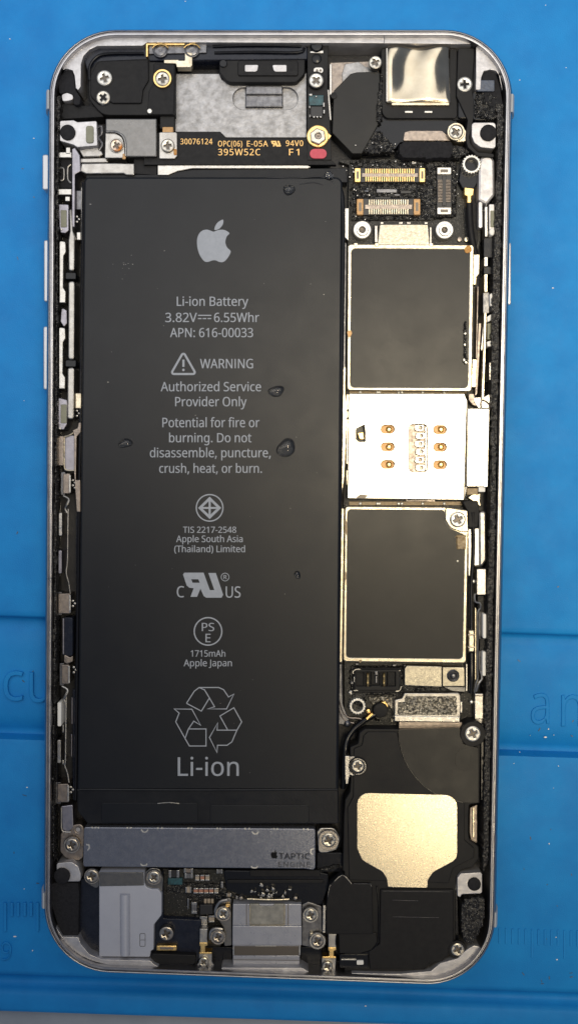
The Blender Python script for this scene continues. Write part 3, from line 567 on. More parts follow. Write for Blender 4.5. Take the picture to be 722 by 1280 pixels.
# bare plate behind the earpiece with its slotted window
prism('backing_plate', [(219, 92), (274, 92), (277, 99), (284, 104), (370, 104), (383, 90), (383, 172), (282, 172), (275, 165), (219, 165)], 26, 9, M['plate'], ph, .6,
      [rect(291, 109, 372, 137, 13.5, 7)])
prism('slot_floor', rect(288, 106, 375, 140, 13, 6), 20, 9, M['plate'], ph, 0)
prism('speaker_mesh', rect(306.5, 106, 353.5, 134, 1, 2), 24.8, 9, M['darkmetal'], ph, 1.5)
block('speaker_mesh_cover', 307, 107, 353, 118, 29, 9, M['darkmetal'], ph, 1.5, 1.2)
# seal along the top edge
prism('seal', fillet([(105, 74), (112, 64), (124, 58), (176, 57.5), (187, 53), (262, 53), (380, 53.5), (384, 60), (384, 74), (186, 76), (130, 78), (110, 90)], 2), 40, 9, M['blueseal'], ph, 1.2)
b = MB(); b.tube([(266, 58, 41), (300, 56.5, 42), (345, 56.5, 42), (376, 57.5, 41)], 2.0, 8); b.tube([(268, 66, 41), (320, 65, 42), (372, 65.5, 42), (380, 60, 41)], 1.8, 8); b.build('seal_ridge', M['gloss'], ph)
b = MB(); b.tube([(112, 100, 42), (112, 84, 43), (120, 72, 43), (135, 67, 43), (180, 66.5, 43)], 1.8, 8); b.build('seal_ridge', M['gloss'], ph)
# upper brackets with the two sunk studs
prism('stud_bracket', fillet([(186, 54.5), (259, 54.5), (258, 66), (186, 67.5)], 1), 43, 30, M['darkmetal'], ph)
for x in (200.5, 240):
    s_ = MB().lathe(x, 62.5, [(9.6, 42), (9.6, 44), (8.4, 44.6), (7.4, 44.2), (6.8, 42.6), (4.2, 43.4), (1.6, 43), (0, 42.4)], 24).build('stud', M['darkmetal'], ph)
    w = MB(); w.tube([(x - 10, 60, 46), (x - 6, 56.2, 47), (x, 54.8, 47), (x + 6, 56.2, 47), (x + 10, 60, 46)], 1.0, 8); w.build('stud_rim', M['gold'], s_)
prism('contact_bracket', [(182.5, 54), (231, 54), (231, 56.2), (185, 56.2), (185, 71), (182.5, 71)], 47, 36, M['gold'], ph, .5)
prism('contact_bracket', fillet([(205, 74.5), (223, 74.5), (223.5, 75.5), (231, 75.5), (231, 65), (240.5, 66), (240.5, 81), (238, 84), (221, 84), (220, 79.5), (205, 79)], 1.0), 44, 30, M['cream'], ph, .6)
# the black camera and microphone bracket, top left
br = prism('black_bracket', fillet([(111, 92, 12), (120, 76, 12), (187, 73), (187, 77), (219, 78), (219, 144), (128, 144, 18), (111, 124, 16)], 1), 41, 9, M['black'], ph, 1.0)
prism('raised_cover', fillet([(113, 94, 10), (122, 76, 10), (186, 74), (186, 100, 2), (179, 112, 2), (177, 129, 3), (141, 129, 2), (136, 126, 4), (125, 132, 6), (113, 120, 9)], 1), 44, 40, M['black2'], br, 1.3)
prism('raised_cover', fillet([(192, 79), (218, 80), (218, 112), (217, 143), (184, 143), (186, 114), (192, 103)], 1.5), 42.4, 40, M['black2'], br, .8)
MB().lathe(187, 138.5, [(3.4, 40), (3.4, 44), (2.6, 45.2), (0, 45.5)], 16).build('rivet', M['whitescrew'], br)
screw(130.5, 97, 9.8, 47.5, 'whitescrew', .3)
screw(129, 121.5, 9, 44.5, 'screw', .9, (10.2, 'darkmetal', 2))
screw(203, 98, 9.2, 48, 'screw', .15, (11.6, 'gold', 2))
block('bracket_tongue', 200, 143, 218, 161, 36, 9, M['black'], ph, 1)
block('amber_flex_end', 203, 158.5, 216.5, 168, 40, 30, M['amber'], ph, 1)
# earpiece
ear = prism('earpiece', fillet([(274, 74), (381, 73), (381, 92, 9), (370, 103, 8), (284, 103, 12), (274, 90)], 2), 38, 9, M['black'], ph, 1.2)
block('earpiece_cover', 297, 75.5, 372.5, 94.5, 40.5, 36, M['black2'], ear, 3, 1)
prism('earpiece_window', fillet([(306, 81), (323, 81), (321.5, 88), (319, 89.5), (306, 89.5)], 1.6), 41.4, 38, M['ledge'], ear, .4)
prism('earpiece_window', fillet([(340, 81), (358, 81), (358, 89.5), (344, 89.5), (342, 88)], 1.6), 41.4, 38, M['ledge'], ear, .4)
b = MB(); b.prism(circ(279, 79, 5), 40, 36, 1); b.build('earpiece_pip', M['gloss'], ear)
# sensor flex strip
fx = prism('sensor_flex', [(384, 56), (410, 56), (409, 110), (412, 150), (414, 200), (384, 200)], 40, 9, M['black'], ph, .6)
MB().lathe(395.5, 56, [(8, 38), (8, 43), (6.5, 45), (0, 46)], 20).build('dome_contact', M['gloss'], fx)
prism('solder_strip', [(387.5, 64), (404, 63), (404, 66.5), (387.5, 66)], 42, 39, M['bright'], fx, .4)
MB().lathe(395.5, 73, [(6, 40), (6, 41.4), (5, 42), (0, 42)], 18).build('flex_spot', M['gloss'], fx)
pad = block('solder_pad', 391.5, 84, 404, 91.5, 42.2, 39, M['bright'], fx, 3.5, .5)
for x in (396, 400.4):
    MB().lathe(x, 88, [(1.5, 42.45), (0, 42.5)], 10).build('via', M['recess'], pad)
screw(395, 100, 9.2, 47, 'whitescrew', .75, (10.8, 'black', 2))
block('teal_sensor', 386, 119, 404, 131.5, 41.8, 39, M['teal'], fx, .5, .4)
block('chip', 388, 133, 403, 146, 43.2, 39, M['chip'], fx, .5, .5)
b = MB(); rnd = random.Random(9)
for x, y, w_, h_ in [(386, 117, 4, 2.5), (394, 119.5, 2, 2), (403.5, 128, 2, 5.5), (403.8, 137, 2, 5), (386, 132, 1.6, 3), (386.3, 143, 1.4, 3.5)] + [(391 + 4.2*k, 145, 2.4, 2) for k in range(3)]:
    b.prism(rect(x, y, x + w_, y + h_, .5, 2), 43.6, 40, .4)
b.build('solder_joints', M['solder'], fx, kind='stuff')
st = prism('standoff', fillet([(x, y) for x, y in circ(397, 170, 14, 30)], 0), 43.5, 38, M['gold'], ph, 1.2)
prism('standoff_tab', fillet([(408, 164), (414, 170), (409, 176), (404, 170)], 1), 43.2, 38, M['gold'], st, .5)
prism('hex_nut', fillet([(397 + 10.8*math.cos(math.pi*k/3 + .4), 170 + 10.8*math.sin(math.pi*k/3 + .4)) for k in range(6)], 1.6), 48, 40, M['screw'], st, 1.4, [circ(397.5, 169.5, 3.4, 14)])
MB().lathe(397.5, 169.5, [(3.5, 45), (1.6, 45), (0, 47)], 12).build('bore', M['brown'], st)
prism('red_mark', rect(387, 186, 408, 198, 5.8, 6), 42.6, 40, M['pink'], fx, .3)
# printed ribbon across the phone
rb = prism('ribbon_cable', [(200, 165), (275, 165), (282, 172.5), (384, 172.5), (414, 200), (420, 206), (180, 206), (180, 172)], 38.5, 30, M['black2'], ph, .5)
prism('ribbon_cable', fillet([(167, 196), (197, 196), (196, 219), (168, 219)], .5), 33, 12, M['black2'], ph, .6)
ZT = 38.8
text('30076124', 225.5, 265.3, 173.3, 180.3, ZT, M['goldprint'], rb, track=40)
text('OPC(06)', 272.5, 302.5, 176, 183, ZT, M['goldprint'], rb, track=40); text('E-05A', 308.5, 334.5, 176, 183, ZT, M['goldprint'], rb, track=40)
text('94V0', 357, 378.5, 175.5, 182.5, ZT, M['goldprint'], rb, track=40)
text('395W52C', 272.5, 325, 186, 194, ZT, M['goldprint'], rb, track=50); text('F1', 361, 373.5, 186, 194, ZT, M['goldprint'], rb, track=120)
def ru_mark(fx_, z, m, parent, name):
    A = [(105, 100), (118, 82), (300, 82), (360, 248), (402, 248), (345, 85), (416, 85), (486, 292), (470, 320), (325, 320), (302, 305), (270, 235), (238, 312), (176, 312), (206, 230), (165, 225), (140, 205)]
    b = MB()
    b.flat([[fx_(x, y) for x, y in A], [fx_(x, y) for x, y in [(182, 145), (250, 145), (264, 178), (196, 178)]]], z)
    return b.build(name, m, parent)
ru_mark(lambda x, y: (338.5 + (x - 105)*12.5/381, 176 + (y - 82)*7.2/238), ZT, M['goldprint'], rb, 'printed_mark')
# silver bracket, top left, with ears for two screws
tb = prism('shield_bracket', fillet([(132, 148), (196, 148), (196, 196), (157.5, 196), (157.5, 180, 0), (155, 170, 8), (145, 164.5, 4), (132, 164.5)], 1.4), 45, 12, M['taupe'], ph, 1.4)
prism('bracket_ear', fillet([(132, 166), (144, 166), (153, 171, 8), (156, 181), (156, 197.5), (131, 197.5)], 1.2), 41, 12, M['steel'], tb, .8)
b = MB(); b.tube([(133, 164.8, 43.5), (145, 165, 44), (153.5, 170, 44), (157, 180, 44), (157, 195, 43.5)], 1.0, 8, 4); b.build('pressed_edge', M['bright'], tb)
prism('bracket_ear', fillet([(199, 165, 2), (221.5, 165, 3), (221.5, 195, 3), (218, 198.5), (199, 198.5, 2)], 1.5), 42, 30, M['steel'], ph, .8)
screw(145.5, 181.5, 8, 45, 'rustscrew', .5, (9.2, 'steel', 1), label='rust-stained screw')
screw(209.5, 181.5, 8.6, 46.5, 'screw', .1)
block('rust_trace', 217, 186, 221, 194, 42.6, 40, M['rust'], ph, 1.6, .3)
b = MB(); b.prism(fillet([(153.5, 192), (158, 192), (157, 199), (153, 199)], 1), 42.2, 40, .3); b.build('rust_trace', M['amber'], ph)
# pressed silver strips to the left and above the battery
prism('frame_rail', fillet([(102, 204), (134, 203.5), (168, 204), (168, 219), (158, 219), (154, 217), (108, 217.5), (100, 214)], 1.5), 38, 9, M['steel'], ph, 1.4)
prism('frame_rail', fillet([(96, 198), (132, 197), (136, 203), (102, 203.5)], 1), 34, 9, M['steel'], ph, 1)
prism('frame_rail', fillet([(99, 187), (122, 184), (126, 187), (129, 193), (124, 195.5), (104, 196)], 1), 37, 9, M['steel'], ph, 1)
prism('frame_rail', fillet([(197, 206), (384, 206.2), (389, 208.5), (384, 210.6), (240, 210.6), (222, 214), (210, 219), (197, 219)], .8), 36, 9, M['bright'], ph, .8)
b = MB(); b.tube([(122, 160, 38), (127, 158, 39), (127, 168, 38), (123, 172, 37), (128, 180, 38), (124, 188, 38)], 1.8, 8); b.build('spring_clip', M['darkmetal'], ph)
block('rail_post', 82.5, 184, 88, 192, 44, 12, M['bright'], ph, .8)

# ---- rear camera under its chrome cover, top right
cb = prism('camera_frame', fillet([(476, 60), (571, 60), (571, 148), (478, 148, 10), (476, 130)], 4), 38, 9, M['black'], ph, 1)
b = MB(); n = 26; ids = []
x0, y0, x1, y1 = 484, 57.5, 562.5, 127
def cz(u, v): 
    e = max(abs(u - .5), abs(v - .5))*2
    return 46 + 3.2*math.cos(2*math.pi*(u + .28*v - .12 + .05*math.sin(6*v))/.72)*(1 - .85*v*v*v) + .8*math.sin(5*v + 2*u) - 1.6*max(0, e - .93)/.07
for i in range(n + 1):
    ids.append([b.add(P(x0 + (x1 - x0)*i/n, y0 + (y1 - y0)*j/n, 47) + (cz(i/n, j/n),)) for j in range(n + 1)])
for i in range(n):
    for j in range(n): b.face((ids[i][j], ids[i][j+1], ids[i+1][j+1], ids[i+1][j]))
rim = [r[0] for r in ids] + ids[n][1:] + [ids[i][n] for i in range(n - 1, -1, -1)] + [ids[0][j] for j in range(n - 1, 0, -1)]
low = [b.add((b.v[k][0], b.v[k][1], 30)) for k in rim]
for i in range(len(rim)):
    j = (i + 1) % len(rim); b.face((rim[i], low[i], low[j], rim[j])[::-1])
cov = b.build('camera_cover', M['chrome'], ph, sharp=50)
block('cover_lip', 489, 128, 561, 131.5, 43, 30, M['cream'], cov, .5, .6)
block('cover_side', 482.2, 60, 484.6, 127, 44.5, 30, M['bright'], cov, .4, .5)
for x, w_ in ((505.5, 10), (530, 10)):
    block('camera_contact', x, 138.5, x + w_, 141, 40, 37, M['whitescrew'], cb, .8, .4)
screw(469, 77.5, 8.4, 46, 'screw', .5)
screw(580.5, 105, 9.6, 46, 'whitescrew', .1)
lug = prism('tan_lug', fillet([(569 - 9, 156), (574, 154.5), (582.5, 163), (583, 177), (572, 177.5), (562, 174), (558.5, 165)], 4), 42, 9, M['cream'], ph, 1)
screw(569.5, 164.5, 9, 46.5, 'screw', .6, (11, 'cream', 2))
block('black_frame_bar', 565, 60, 594, 150, 36, 9, M['black'], ph, 2)
block('black_flex', 572, 125, 590, 148, 41, 20, M['gloss'], ph, 3, 1.4)
prism('camera_plate', fillet([(412, 78), (470, 76), (474, 92), (474, 130), (428, 130), (411.5, 118)], 1), 28, 9, M['brown'], ph, .8)
prism('camera_plate', fillet([(427, 92), (431, 80), (448, 77), (456, 83), (472, 88), (472, 98), (446, 98), (440, 104), (428, 108)], 2), 29.5, 20, M['plate'], ph, .6)
block('plate_edge', 411.5, 80, 414.5, 118.5, 33, 9, M['bright'], ph, .4, .5)
prism('plate_edge', [(407.5, 112), (411, 112), (414, 150), (412, 150), (408, 126)], 36, 9, M['steel'], ph, .4)
prism('black_film', fillet([(417, 113), (438, 92), (446, 90), (474, 89.5), (477, 148), (470, 160), (452, 192), (440, 192), (415, 166)], 2), 37, 14, M['film'], ph, .8)
MB().lathe(417, 119, [(4, 36), (4, 38.5), (0, 39)], 14).build('film_pip', M['black'], ph)
prism('black_film', fillet([(462, 130), (570, 147), (572, 165), (556, 178), (500, 178), (494, 186), (440, 193), (452, 160)], 3), 33, 12, M['gloss'], ph, .8)
MB().crust(fillet([(440, 178), (452, 168), (475, 160), (492, 178), (496, 193), (442, 193)], 3), 35, 30, 1.5, 1.5, 12).build('residue', M['soot'], ph, kind='stuff')
prism('brown_plate', fillet([(503, 176), (505, 165), (512, 163), (552, 163), (560, 170), (566, 176)], 2), 36, 12, M['brown'], ph, .8)
MB().crust(fillet([(497, 180), (503, 175), (566, 174), (568, 196), (560, 200), (502, 200), (496, 192)], 3), 38, 30, 1.1, 1.5, 22, size=5).build('foam_strip', M['rubber'], ph, kind='stuff')
MB().crust(fillet([(592, 116), (604, 112), (622, 118), (627, 140), (620, 152), (600, 150), (590, 146)], 3), 45, 38, 1.6, 1.5, 26).build('residue', M['soot'], ph, kind='stuff')
MB().crust(fillet([(474, 86), (480, 92), (479, 150), (474, 162), (468, 150), (471, 110)], 2), 40, 34, 1.4, 1.4, 27).build('residue', M['soot'], ph, kind='stuff')
MB().crust(fillet([(560, 178), (584, 182), (590, 192), (574, 200), (562, 198)], 3), 36, 30, 1.4, 1.5, 28).build('residue', M['soot'], ph, kind='stuff')
# ================================================================ circuit board
board = prism('circuit_board', fillet([(414, 200), (600, 196), (600, 300), (594, 330), (592, 640), (592, 912), (444, 912), (430, 905), (429, 640), (434, 300), (436, 206)], 2), 20, 9, M['pcb'], ph, .5)
prism('connector_pad', rect(438, 203, 542, 275, 2), 23, 18, M['pcb'], board, .5)
MB().crust([(437, 198), (545, 200), (572, 200), (572, 272), (540, 276), (437, 277)], 24.0, 19, 1.7, 1.6, 31, size=3).build('residue', M['soot'], board, kind='stuff')
def fpc(x0, y0, x1, y1, n, vert, body, ends, endw=6, z=30):
    """board-to-board socket: a black tub, two rows of contacts, a metal clip at each end"""
    def R(a0, b0, a1, b1, r=.6): 
        if vert: return rect(x0 + b0*(x1-x0), y0 + a0*(y1-y0), x0 + b1*(x1-x0), y0 + a1*(y1-y0), r, 3)
        return rect(x0 + a0*(x1-x0), y0 + b0*(y1-y0), x0 + a1*(x1-x0), y0 + b1*(y1-y0), r, 3)
    c = prism('board_connector', R(0, 0, 1, 1, 1.5), z - 2, 18, M['chip'], board, .6)
    L = (y1-y0) if vert else (x1-x0); e = endw/L
    prism('socket_ridge', R(e*1.2, .36, 1 - e*1.2, .64), z - .6, 20, M['brown'] if not vert else M['chip'], c, .4)
    b = MB(); a0, a1 = e*1.7, 1 - e*1.7
    for k in range(n):
        t = a0 + (a1 - a0)*(k + .5)/n; w = (a1 - a0)/n*.30
        b.prism(R(t - w, .06, t + w, .40, .2), z - .2, 22, .35); b.prism(R(t - w, .60, t + w, .94, .2), z - .2, 22, .35)
    b.build('contact_pins', M[body], c, kind='stuff')
    for a, q in ((0, e), (1 - e, 1)):
        prism('end_clip', R(a, .02, q, .98, 1.2), z + .6, 20, M[ends], c, .7)
        ins = (q - a)*.30
        prism('clip_slot', R(a + ins, .24, q - ins, .76, .6), z + .75, z, M['recess'], c, 0)
    return c
fpc(443, 209.5, 531, 228, 22, False, 'gold', 'gold', 7.5)
fpc(445.5, 248, 525, 269, 18, False, 'cream', 'amber', 8.5)
fpc(545.5, 209, 564, 268, 15, True, 'brown', 'bright', 9)
MB().crust(fillet([(453, 241), (456, 233), (460, 233), (464, 242)], 1), 26, 20, 1.5, 1.0, 3).build('solder_lump', M['solder'], board)
b = MB(); rnd = random.Random(17)
for k in range(46):
    x, y = rnd.choice(((rnd.uniform(440, 540), rnd.uniform(232, 248)), (rnd.uniform(440, 540), rnd.uniform(268, 277)), (rnd.uniform(438, 545), rnd.uniform(201, 210)), (rnd.uniform(566, 574), rnd.uniform(205, 270)), (rnd.uniform(442, 494), rnd.uniform(180, 193)), (rnd.uniform(426, 442), rnd.uniform(206, 224))))
    r = rnd.uniform(.4, 1.1); X, Y = P(x, y, 26); zz = 37 if y < 194 else 26
    p = [(X + r*math.cos(t)*rnd.uniform(.6, 1.5), Y + r*math.sin(t)*rnd.uniform(.6, 1.3)) for t in (0, 1.4, 2.7, 4, 5.2)]
    b.prism(p, zz + rnd.uniform(.4, 1.4), zz - 6, .2, world=True)
b.build('residue_grains', M['solder'], board, kind='stuff')
block('small_part', 514, 201, 520, 205, 27, 20, M['solder'], board, 1)
for k, (x, y, w_, h_) in enumerate([(470, 236, 26, 5), (500, 238, 14, 4), (468, 246, 20, 2.5), (492, 242.5, 8, 2.2)]):
    block('small_part', x, y, x + w_, y + h_, 25.5, 20, M['chip'] if k % 3 else M['darkmetal'], board, .8)
def disc(x, y, r, ri):
    o = prism('standoff', circ(x, y, r, 30), 34, 18, M['whitescrew'], board, 1.2, [circ(x, y, ri, 14)])
    prism('standoff_step', circ(x + .3, y + .2, r*.66, 24), 36, 33, M['whitescrew'], o, .8, [circ(x, y, ri, 14)])
    MB().lathe(x, y, [(ri*1.05, 30), (0, 29)], 14).build('bore', M['recess'], o)
disc(452.5, 287, 11.4, 4.0); disc(555.3, 287.3, 11.4, 3.6)
sp = prism('tan_shield', fillet([(474, 280, 2), (535, 280, 2), (537, 306), (534, 309), (474, 308), (471, 306)], 1), 36, 18, M['smudge'], board, 1.2)
for x0_, y0_, x1_, y1_ in ((468, 282, 471.5, 303), (536.5, 284, 539, 306), (475, 277.5, 479, 280), (498, 277.5, 503, 280), (508, 277.5, 513, 280), (530, 277.5, 534, 280)):
    block('shield_clip', x0_, y0_, x1_, y1_, 33, 18, M['steel'], sp, .4, .4)
MB().lathe(574, 299, [(3, 22), (2.6, 23.2), (0, 23.6)], 14).build('test_point', M['brown'], board); MB().lathe(583, 299, [(3.2, 22), (2.8, 24), (0, 24.4)], 14).build('test_point', M['cream'], board)
ring('standoff', 589, 205, 12.2, 8.2, 42, 'whitescrew', ph, 12, 20, 'brown', 16)
prism('black_film', fillet([(577, 198), (575, 212), (573, 226), (578, 236, 3), (592, 236, 3), (600, 222), (604, 208), (600, 196)], 3), 32, 12, M['gloss'], ph, 1)
pl = prism('coax_plug', fillet([(580, 234), (592, 235.5), (591, 244), (588.5, 245), (588.5, 256), (583.5, 256), (583.5, 245), (580, 244)], .8), 36, 20, M['gold'], ph, .8)
MB().tube([(586, 254, 33), (586.5, 270, 33), (588, 290, 34), (591, 308, 33), (594, 320, 30)], 4.2, 12).build('coax_cable', M['black2'], ph)
b = MB(); b.prism(fillet([(588, 250), (597, 248), (597, 300), (593, 318), (590, 300)], 1), 24, 12, .5); b.build('black_tape', M['black2'], ph)
# ---- shield cans with dark labels
def shield(outer, inner, label_pts, z=38):
    s_ = prism('shield_can', outer, z, 18, M['cream'], board, 1.2, [inner])
    prism('shield_label', label_pts, z - .9, 20, M['label'], s_, .3)
    return s_
s1 = shield(fillet([(434.5, 305), (592, 306), (589, 489.5), (433.5, 488)], 4), fillet([(439.5, 311), (586.5, 312), (584, 484.5), (438, 484)], 5), fillet([(438.5, 310), (587.5, 311), (585, 485.5), (437, 485)], 5))
for x in (444, 538, 470):
    block('can_tab', x - 2, 303.5, x + 3, 308, 38.8, 30, M['cream'], s1, .8)
MB().prism(circ(584.5, 311.5, 4.6, 16, wob=.15), 38.6, 36, .4).build('rust_spot', M['rust'], s1)
MB().prism(circ(436.5, 417, 3, 14, 4.5, .15), 38.5, 36, .3).build('rust_spot', M['amber'], s1)
MB().crust(fillet([(578, 402), (584, 400), (584.5, 456), (577, 455)], 1), 39, 36, 1.2, 1.2, 44, size=3).build('torn_patch', M['soot'], s1, kind='stuff')
b = MB()
for x, y in ((581, 417), (580.5, 431), (579.5, 450), (582, 453)): b.prism(circ(x, y, 1.5, 7, 1.8, .3), 42, 37, .5)
b.build('solder_beads', M['whitescrew'], s1, kind='stuff')
s2 = shield(fillet([(431, 633), (556, 634), (585, 640), (582, 829), (428.5, 827)], 4),
            fillet([(434.5, 637.5), (554.5, 638.5), (555.5, 652, 2), (561, 661, 6), (572, 666, 4), (580, 669), (577, 823.5), (433, 822)], 4),
            fillet([(433.5, 636.5), (555.5, 637.5), (556.5, 652, 2), (562, 660, 6), (572, 665, 4), (581, 668), (578, 824.5), (432, 823)], 4))
lugp = prism('screw_lug', fillet([(556, 634, 3), (584, 638, 2), (585, 665), (575, 665, 2), (562, 660, 8), (556, 650, 5)], 1), 41, 20, M['cream'], s2, 1.2)
screw(572, 649.5, 9.8, 46, 'whitescrew', .5)
MB().crust(fillet([(568, 668), (584, 667), (583, 689), (569, 688)], 2), 39.2, 36, .9, 1.5, 51).build('glue_blot', M['glue'], s2)
MB().lathe(571.5, 701.5, [(1.4, 37), (1, 38.4), (0, 38.6)], 9).build('speck', M['whitescrew'], s2)
for x, y, ry in ((432.5, 660, 9), (431.5, 720, 5), (450, 826.5, 2)):
    MB().prism(circ(x, y, 1.6, 12, ry, .15), 38.4, 36, .2).build('rust_spot', M['glue'], s2)
# ---- sim reader
simh = []
for r_, y in enumerate((536.5, 558.5, 580.5)):
    simh += [rect(476, y - 5, 492.5, y + 5, 5, 5), rect(541.5, y - 5 + .5, 557.5, y + 5 + .5, 5, 5)]
sim = prism('sim_reader', fillet([(436, 492), (580, 492), (583, 500), (579.5, 625), (434, 623), (435, 560)], 1), 39, 18, M['sim'], board, .8, simh + [rect(511, 530.5, 533.5, 590, 5, 5), fillet([(445, 536, 3), (455, 531), (456, 540), (456, 552), (448, 552, 3), (445, 549)], .5)])
prism('reader_floor', [(438, 495), (578, 495), (577, 620), (438, 620)], 26, 18, M['chip'], sim, 0)
for y in (536.5, 558.5, 580.5):
    for x in (484.8, 549.8):
        c = prism('sim_contact', rect(x - 9, y - 5.4, x + 9, y + 6, 4), 33, 24, M['amber'], sim, .5)
        b = MB(); b.lathe(x + 1.2, y + .3, [(4.2, 33), (3.6, 35.5), (2, 37), (0, 37.3)], 14); b.build('contact_bump', M['gold'], c)
cw = prism('contact_window', rect(510, 529, 535, 592, 3), 31, 24, M['brown'], sim, 0)
for k in range(6):
    y = 535 + 10*k; x = 522 + (k % 2)*1.2
    p = prism('contact_spring', fillet([(x - 4, y - 4), (x + 8, y - 4.5), (x + 8, y + 3.5), (x + 1, y + 4.5), (x - 4, y + 3)], 1.5), 35, 30, M['bright'], cw, .8, [circ(x + 3, y - .3, 2, 10)])
block('contact_strip', 531, 533, 533, 588, 36, 30, M['bright'], cw, .4, .3)
prism('reader_clip', fillet([(447, 541), (454, 540.5), (454.5, 549), (449, 549)], .6), 37, 26, M['gold'], sim, .5)
b = MB(); b.stroke([(508, 617), (535, 617), (535, 626), (508, 626)], .8, 39.2, True); b.stroke([(533, 617), (543, 617.5)], 1.6, 39.2); b.stroke([(533, 626), (543, 626)], 1.4, 39.2); b.stroke([(460, 619), (473, 619), (473, 622.5)], .8, 39.2)
b.build('pressed_outline', M['brown'], sim)
prism('reader_slot', fillet([(444, 622.5), (450, 618), (460, 619), (456, 623)], .8), 39.3, 38, M['recess'], sim, 0)
prism('reader_edge', fillet([(579, 500), (584, 500), (583.5, 612), (579.5, 625)], .5), 31, 18, M['taupe'], board, .5)
for y0_, y1_ in ((487.5, 491.5), (627, 631.5)):
    g = block('gap_strip', 436, y0_, 583, y1_, 24, 18, M['glue'], board, .4, .2)
    b = MB()
    for x in (450, 474, 498, 502, 528, 555, 470 + y1_ % 7): b.lathe(x, (y0_ + y1_)/2 + .4, [(2.4, 24), (1.8, 26), (0, 27)], 9)
    b.build('solder_beads', M['whitescrew'], g, kind='stuff')
for y0_, y1_ in ((493, 512), (514, 522), (524, 580), (588, 606)):
    block('reader_tab', 432.5, y0_, 436.5, y1_, 33, 18, M['cream'], board, .4, .4)
# rail between battery and board
prism('board_rail', fillet([(429, 260), (436, 260), (435.5, 302), (429, 295)], .6), 37, 12, M['bright'], ph, .8)
prism('board_rail', fillet([(428, 300), (433, 304), (431.5, 460), (426.5, 466)], .6), 33, 12, M['darkmetal'], ph, .8)
prism('board_rail', fillet([(426.5, 462), (432, 458), (431.5, 492), (434, 510), (430, 600), (425, 632), (426, 520)], .8), 36, 12, M['cream'], ph, .8)
prism('board_rail', fillet([(424.5, 634), (430, 636), (427.5, 828), (421, 828)], .6), 36, 12, M['cream'], ph, .8)
prism('board_rail', fillet([(420, 830), (427, 830), (428, 880), (436, 900), (430, 906), (422, 905)], .8), 26, 9, M['darkmetal'], ph, .8)
# ---- lower board
bc = prism('battery_socket', rect(441, 835, 501, 866, 2), 27, 18, M['black2'], board, .7)
cells = [rect(445, 840, 454.5, 858, .6, 2), rect(455.5, 840, 463.5, 858, .6, 2), rect(464.5, 841, 474.5, 857, .6, 2), rect(475.5, 840, 484, 858, .6, 2), rect(485, 840, 494, 858, .6, 2)]
prism('socket_wall', fillet([(443, 837, 2), (499, 837, 2), (499, 863, 2), (443, 863, 2)], 1), 32, 26, M['black'], bc, .7, cells)
for x in (459.5, 479.7):
    b = MB(); b.tube([(x, 842, 30), (x, 846, 33), (x, 850, 31), (x, 854, 33), (x, 858, 30)], 1.5, 8); b.build('contact_blade', M['gold'], bc)
block('socket_key', 468, 839, 472, 844, 33.5, 26, M['darkmetal'], bc, .5); block('contact_blade', 468.8, 845, 471.2, 854, 31, 26, M['darkmetal'], bc, .5)
for p_ in ([(441, 842), (441, 839), (445, 836.5), (450, 836.5)], [(494, 838), (500, 838)], [(494, 864), (499, 863), (501, 858)], [(441.5, 863), (447, 863)]):
    b = MB(); b.tube([(x, y, 31) for x, y in p_], 1.0, 6, 2); b.build('corner_anchor', M['solder'], bc)
block('corner_anchor', 441.5, 846, 444, 853, 31, 20, M['solder'], bc, .6); block('corner_anchor', 496, 847, 499.5, 855, 31, 20, M['solder'], bc, .6)
MB().prism(circ(438, 866, 2.6, 12, wob=.2), 27, 20, 1).build('solder_lump', M['solder'], board)
MB().crust([(436, 830), (584, 832), (584, 866), (576, 870), (576, 906), (492, 906), (490, 870), (460, 870), (455, 900), (490, 906), (500, 912), (440, 880), (434, 850)], 22.5, 19, 1.4, 1.7, 61).build('residue', M['soot'], board, kind='stuff')
MB().crust([(458, 868), (496, 868), (496, 905), (486, 905), (488, 890), (478, 878), (466, 885), (458, 876)], 24.5, 19, 1.5, 1.6, 66).build('residue', M['grit'], board, kind='stuff')
tp = prism('tan_shield', fillet([(508, 832), (552, 833), (552, 859), (505, 857), (505, 836)], 1.2), 35, 18, M['smudge'], board, 1)
prism('tan_shield', fillet([(552.5, 834), (580, 834), (580.5, 858), (552.5, 858)], 1), 33, 18, M['smudge'], board, .8)
prism('shield_foot', fillet([(553, 858), (581, 859), (581, 865), (565, 864)], .6), 29, 18, M['taupe'], board, .5)
bl = MB(); bl.lathe(566.5, 845.5, [(7.8, 31), (7.8, 34.4), (6.6, 35.4), (5.2, 34.4), (4.6, 36), (2.4, 38.5), (0, 39.2)], 24); bl.build('ball_stud', M['darkmetal'], board)
block('board_clip', 581.5, 830, 584, 864, 30, 18, M['bright'], board, .5)
for x, y, w_, h_ in ((441, 857, 5, 5), (438, 852, 5, 3.4), (444, 829, 4, 2.5), (490, 830.5, 5, 2.5), (504, 831, 4, 2.5)):
    block('small_part', x, y, x + w_, y + h_, 26, 18, M['darkmetal'], board, .8)
ring('standoff', 446.5, 883, 10.6, 6.8, 34, 'whitescrew', board, 18, 18, 'brown', 14)
pl = MB().lathe(475.5, 888, [(9.4, 20), (9.4, 31), (8.6, 32.2), (7.4, 32.4), (0, 32.6)], 26).build('coax_plug', M['black2'], board)
prism('gold_tab', fillet([(475, 878.5), (481, 876.5), (484.5, 881), (484.5, 889), (482.5, 889), (481.5, 883)], .8), 30, 20, M['gold'], pl, .6)
MB().lathe(460, 889.5, [(3, 26), (2.6, 30), (0, 31)], 14).build('gold_tab', M['gold'], pl)
prism('gold_tab', fillet([(456.5, 898), (464.5, 891), (466.5, 893), (458.5, 900.5)], .6), 33, 20, M['gold'], pl, .6)
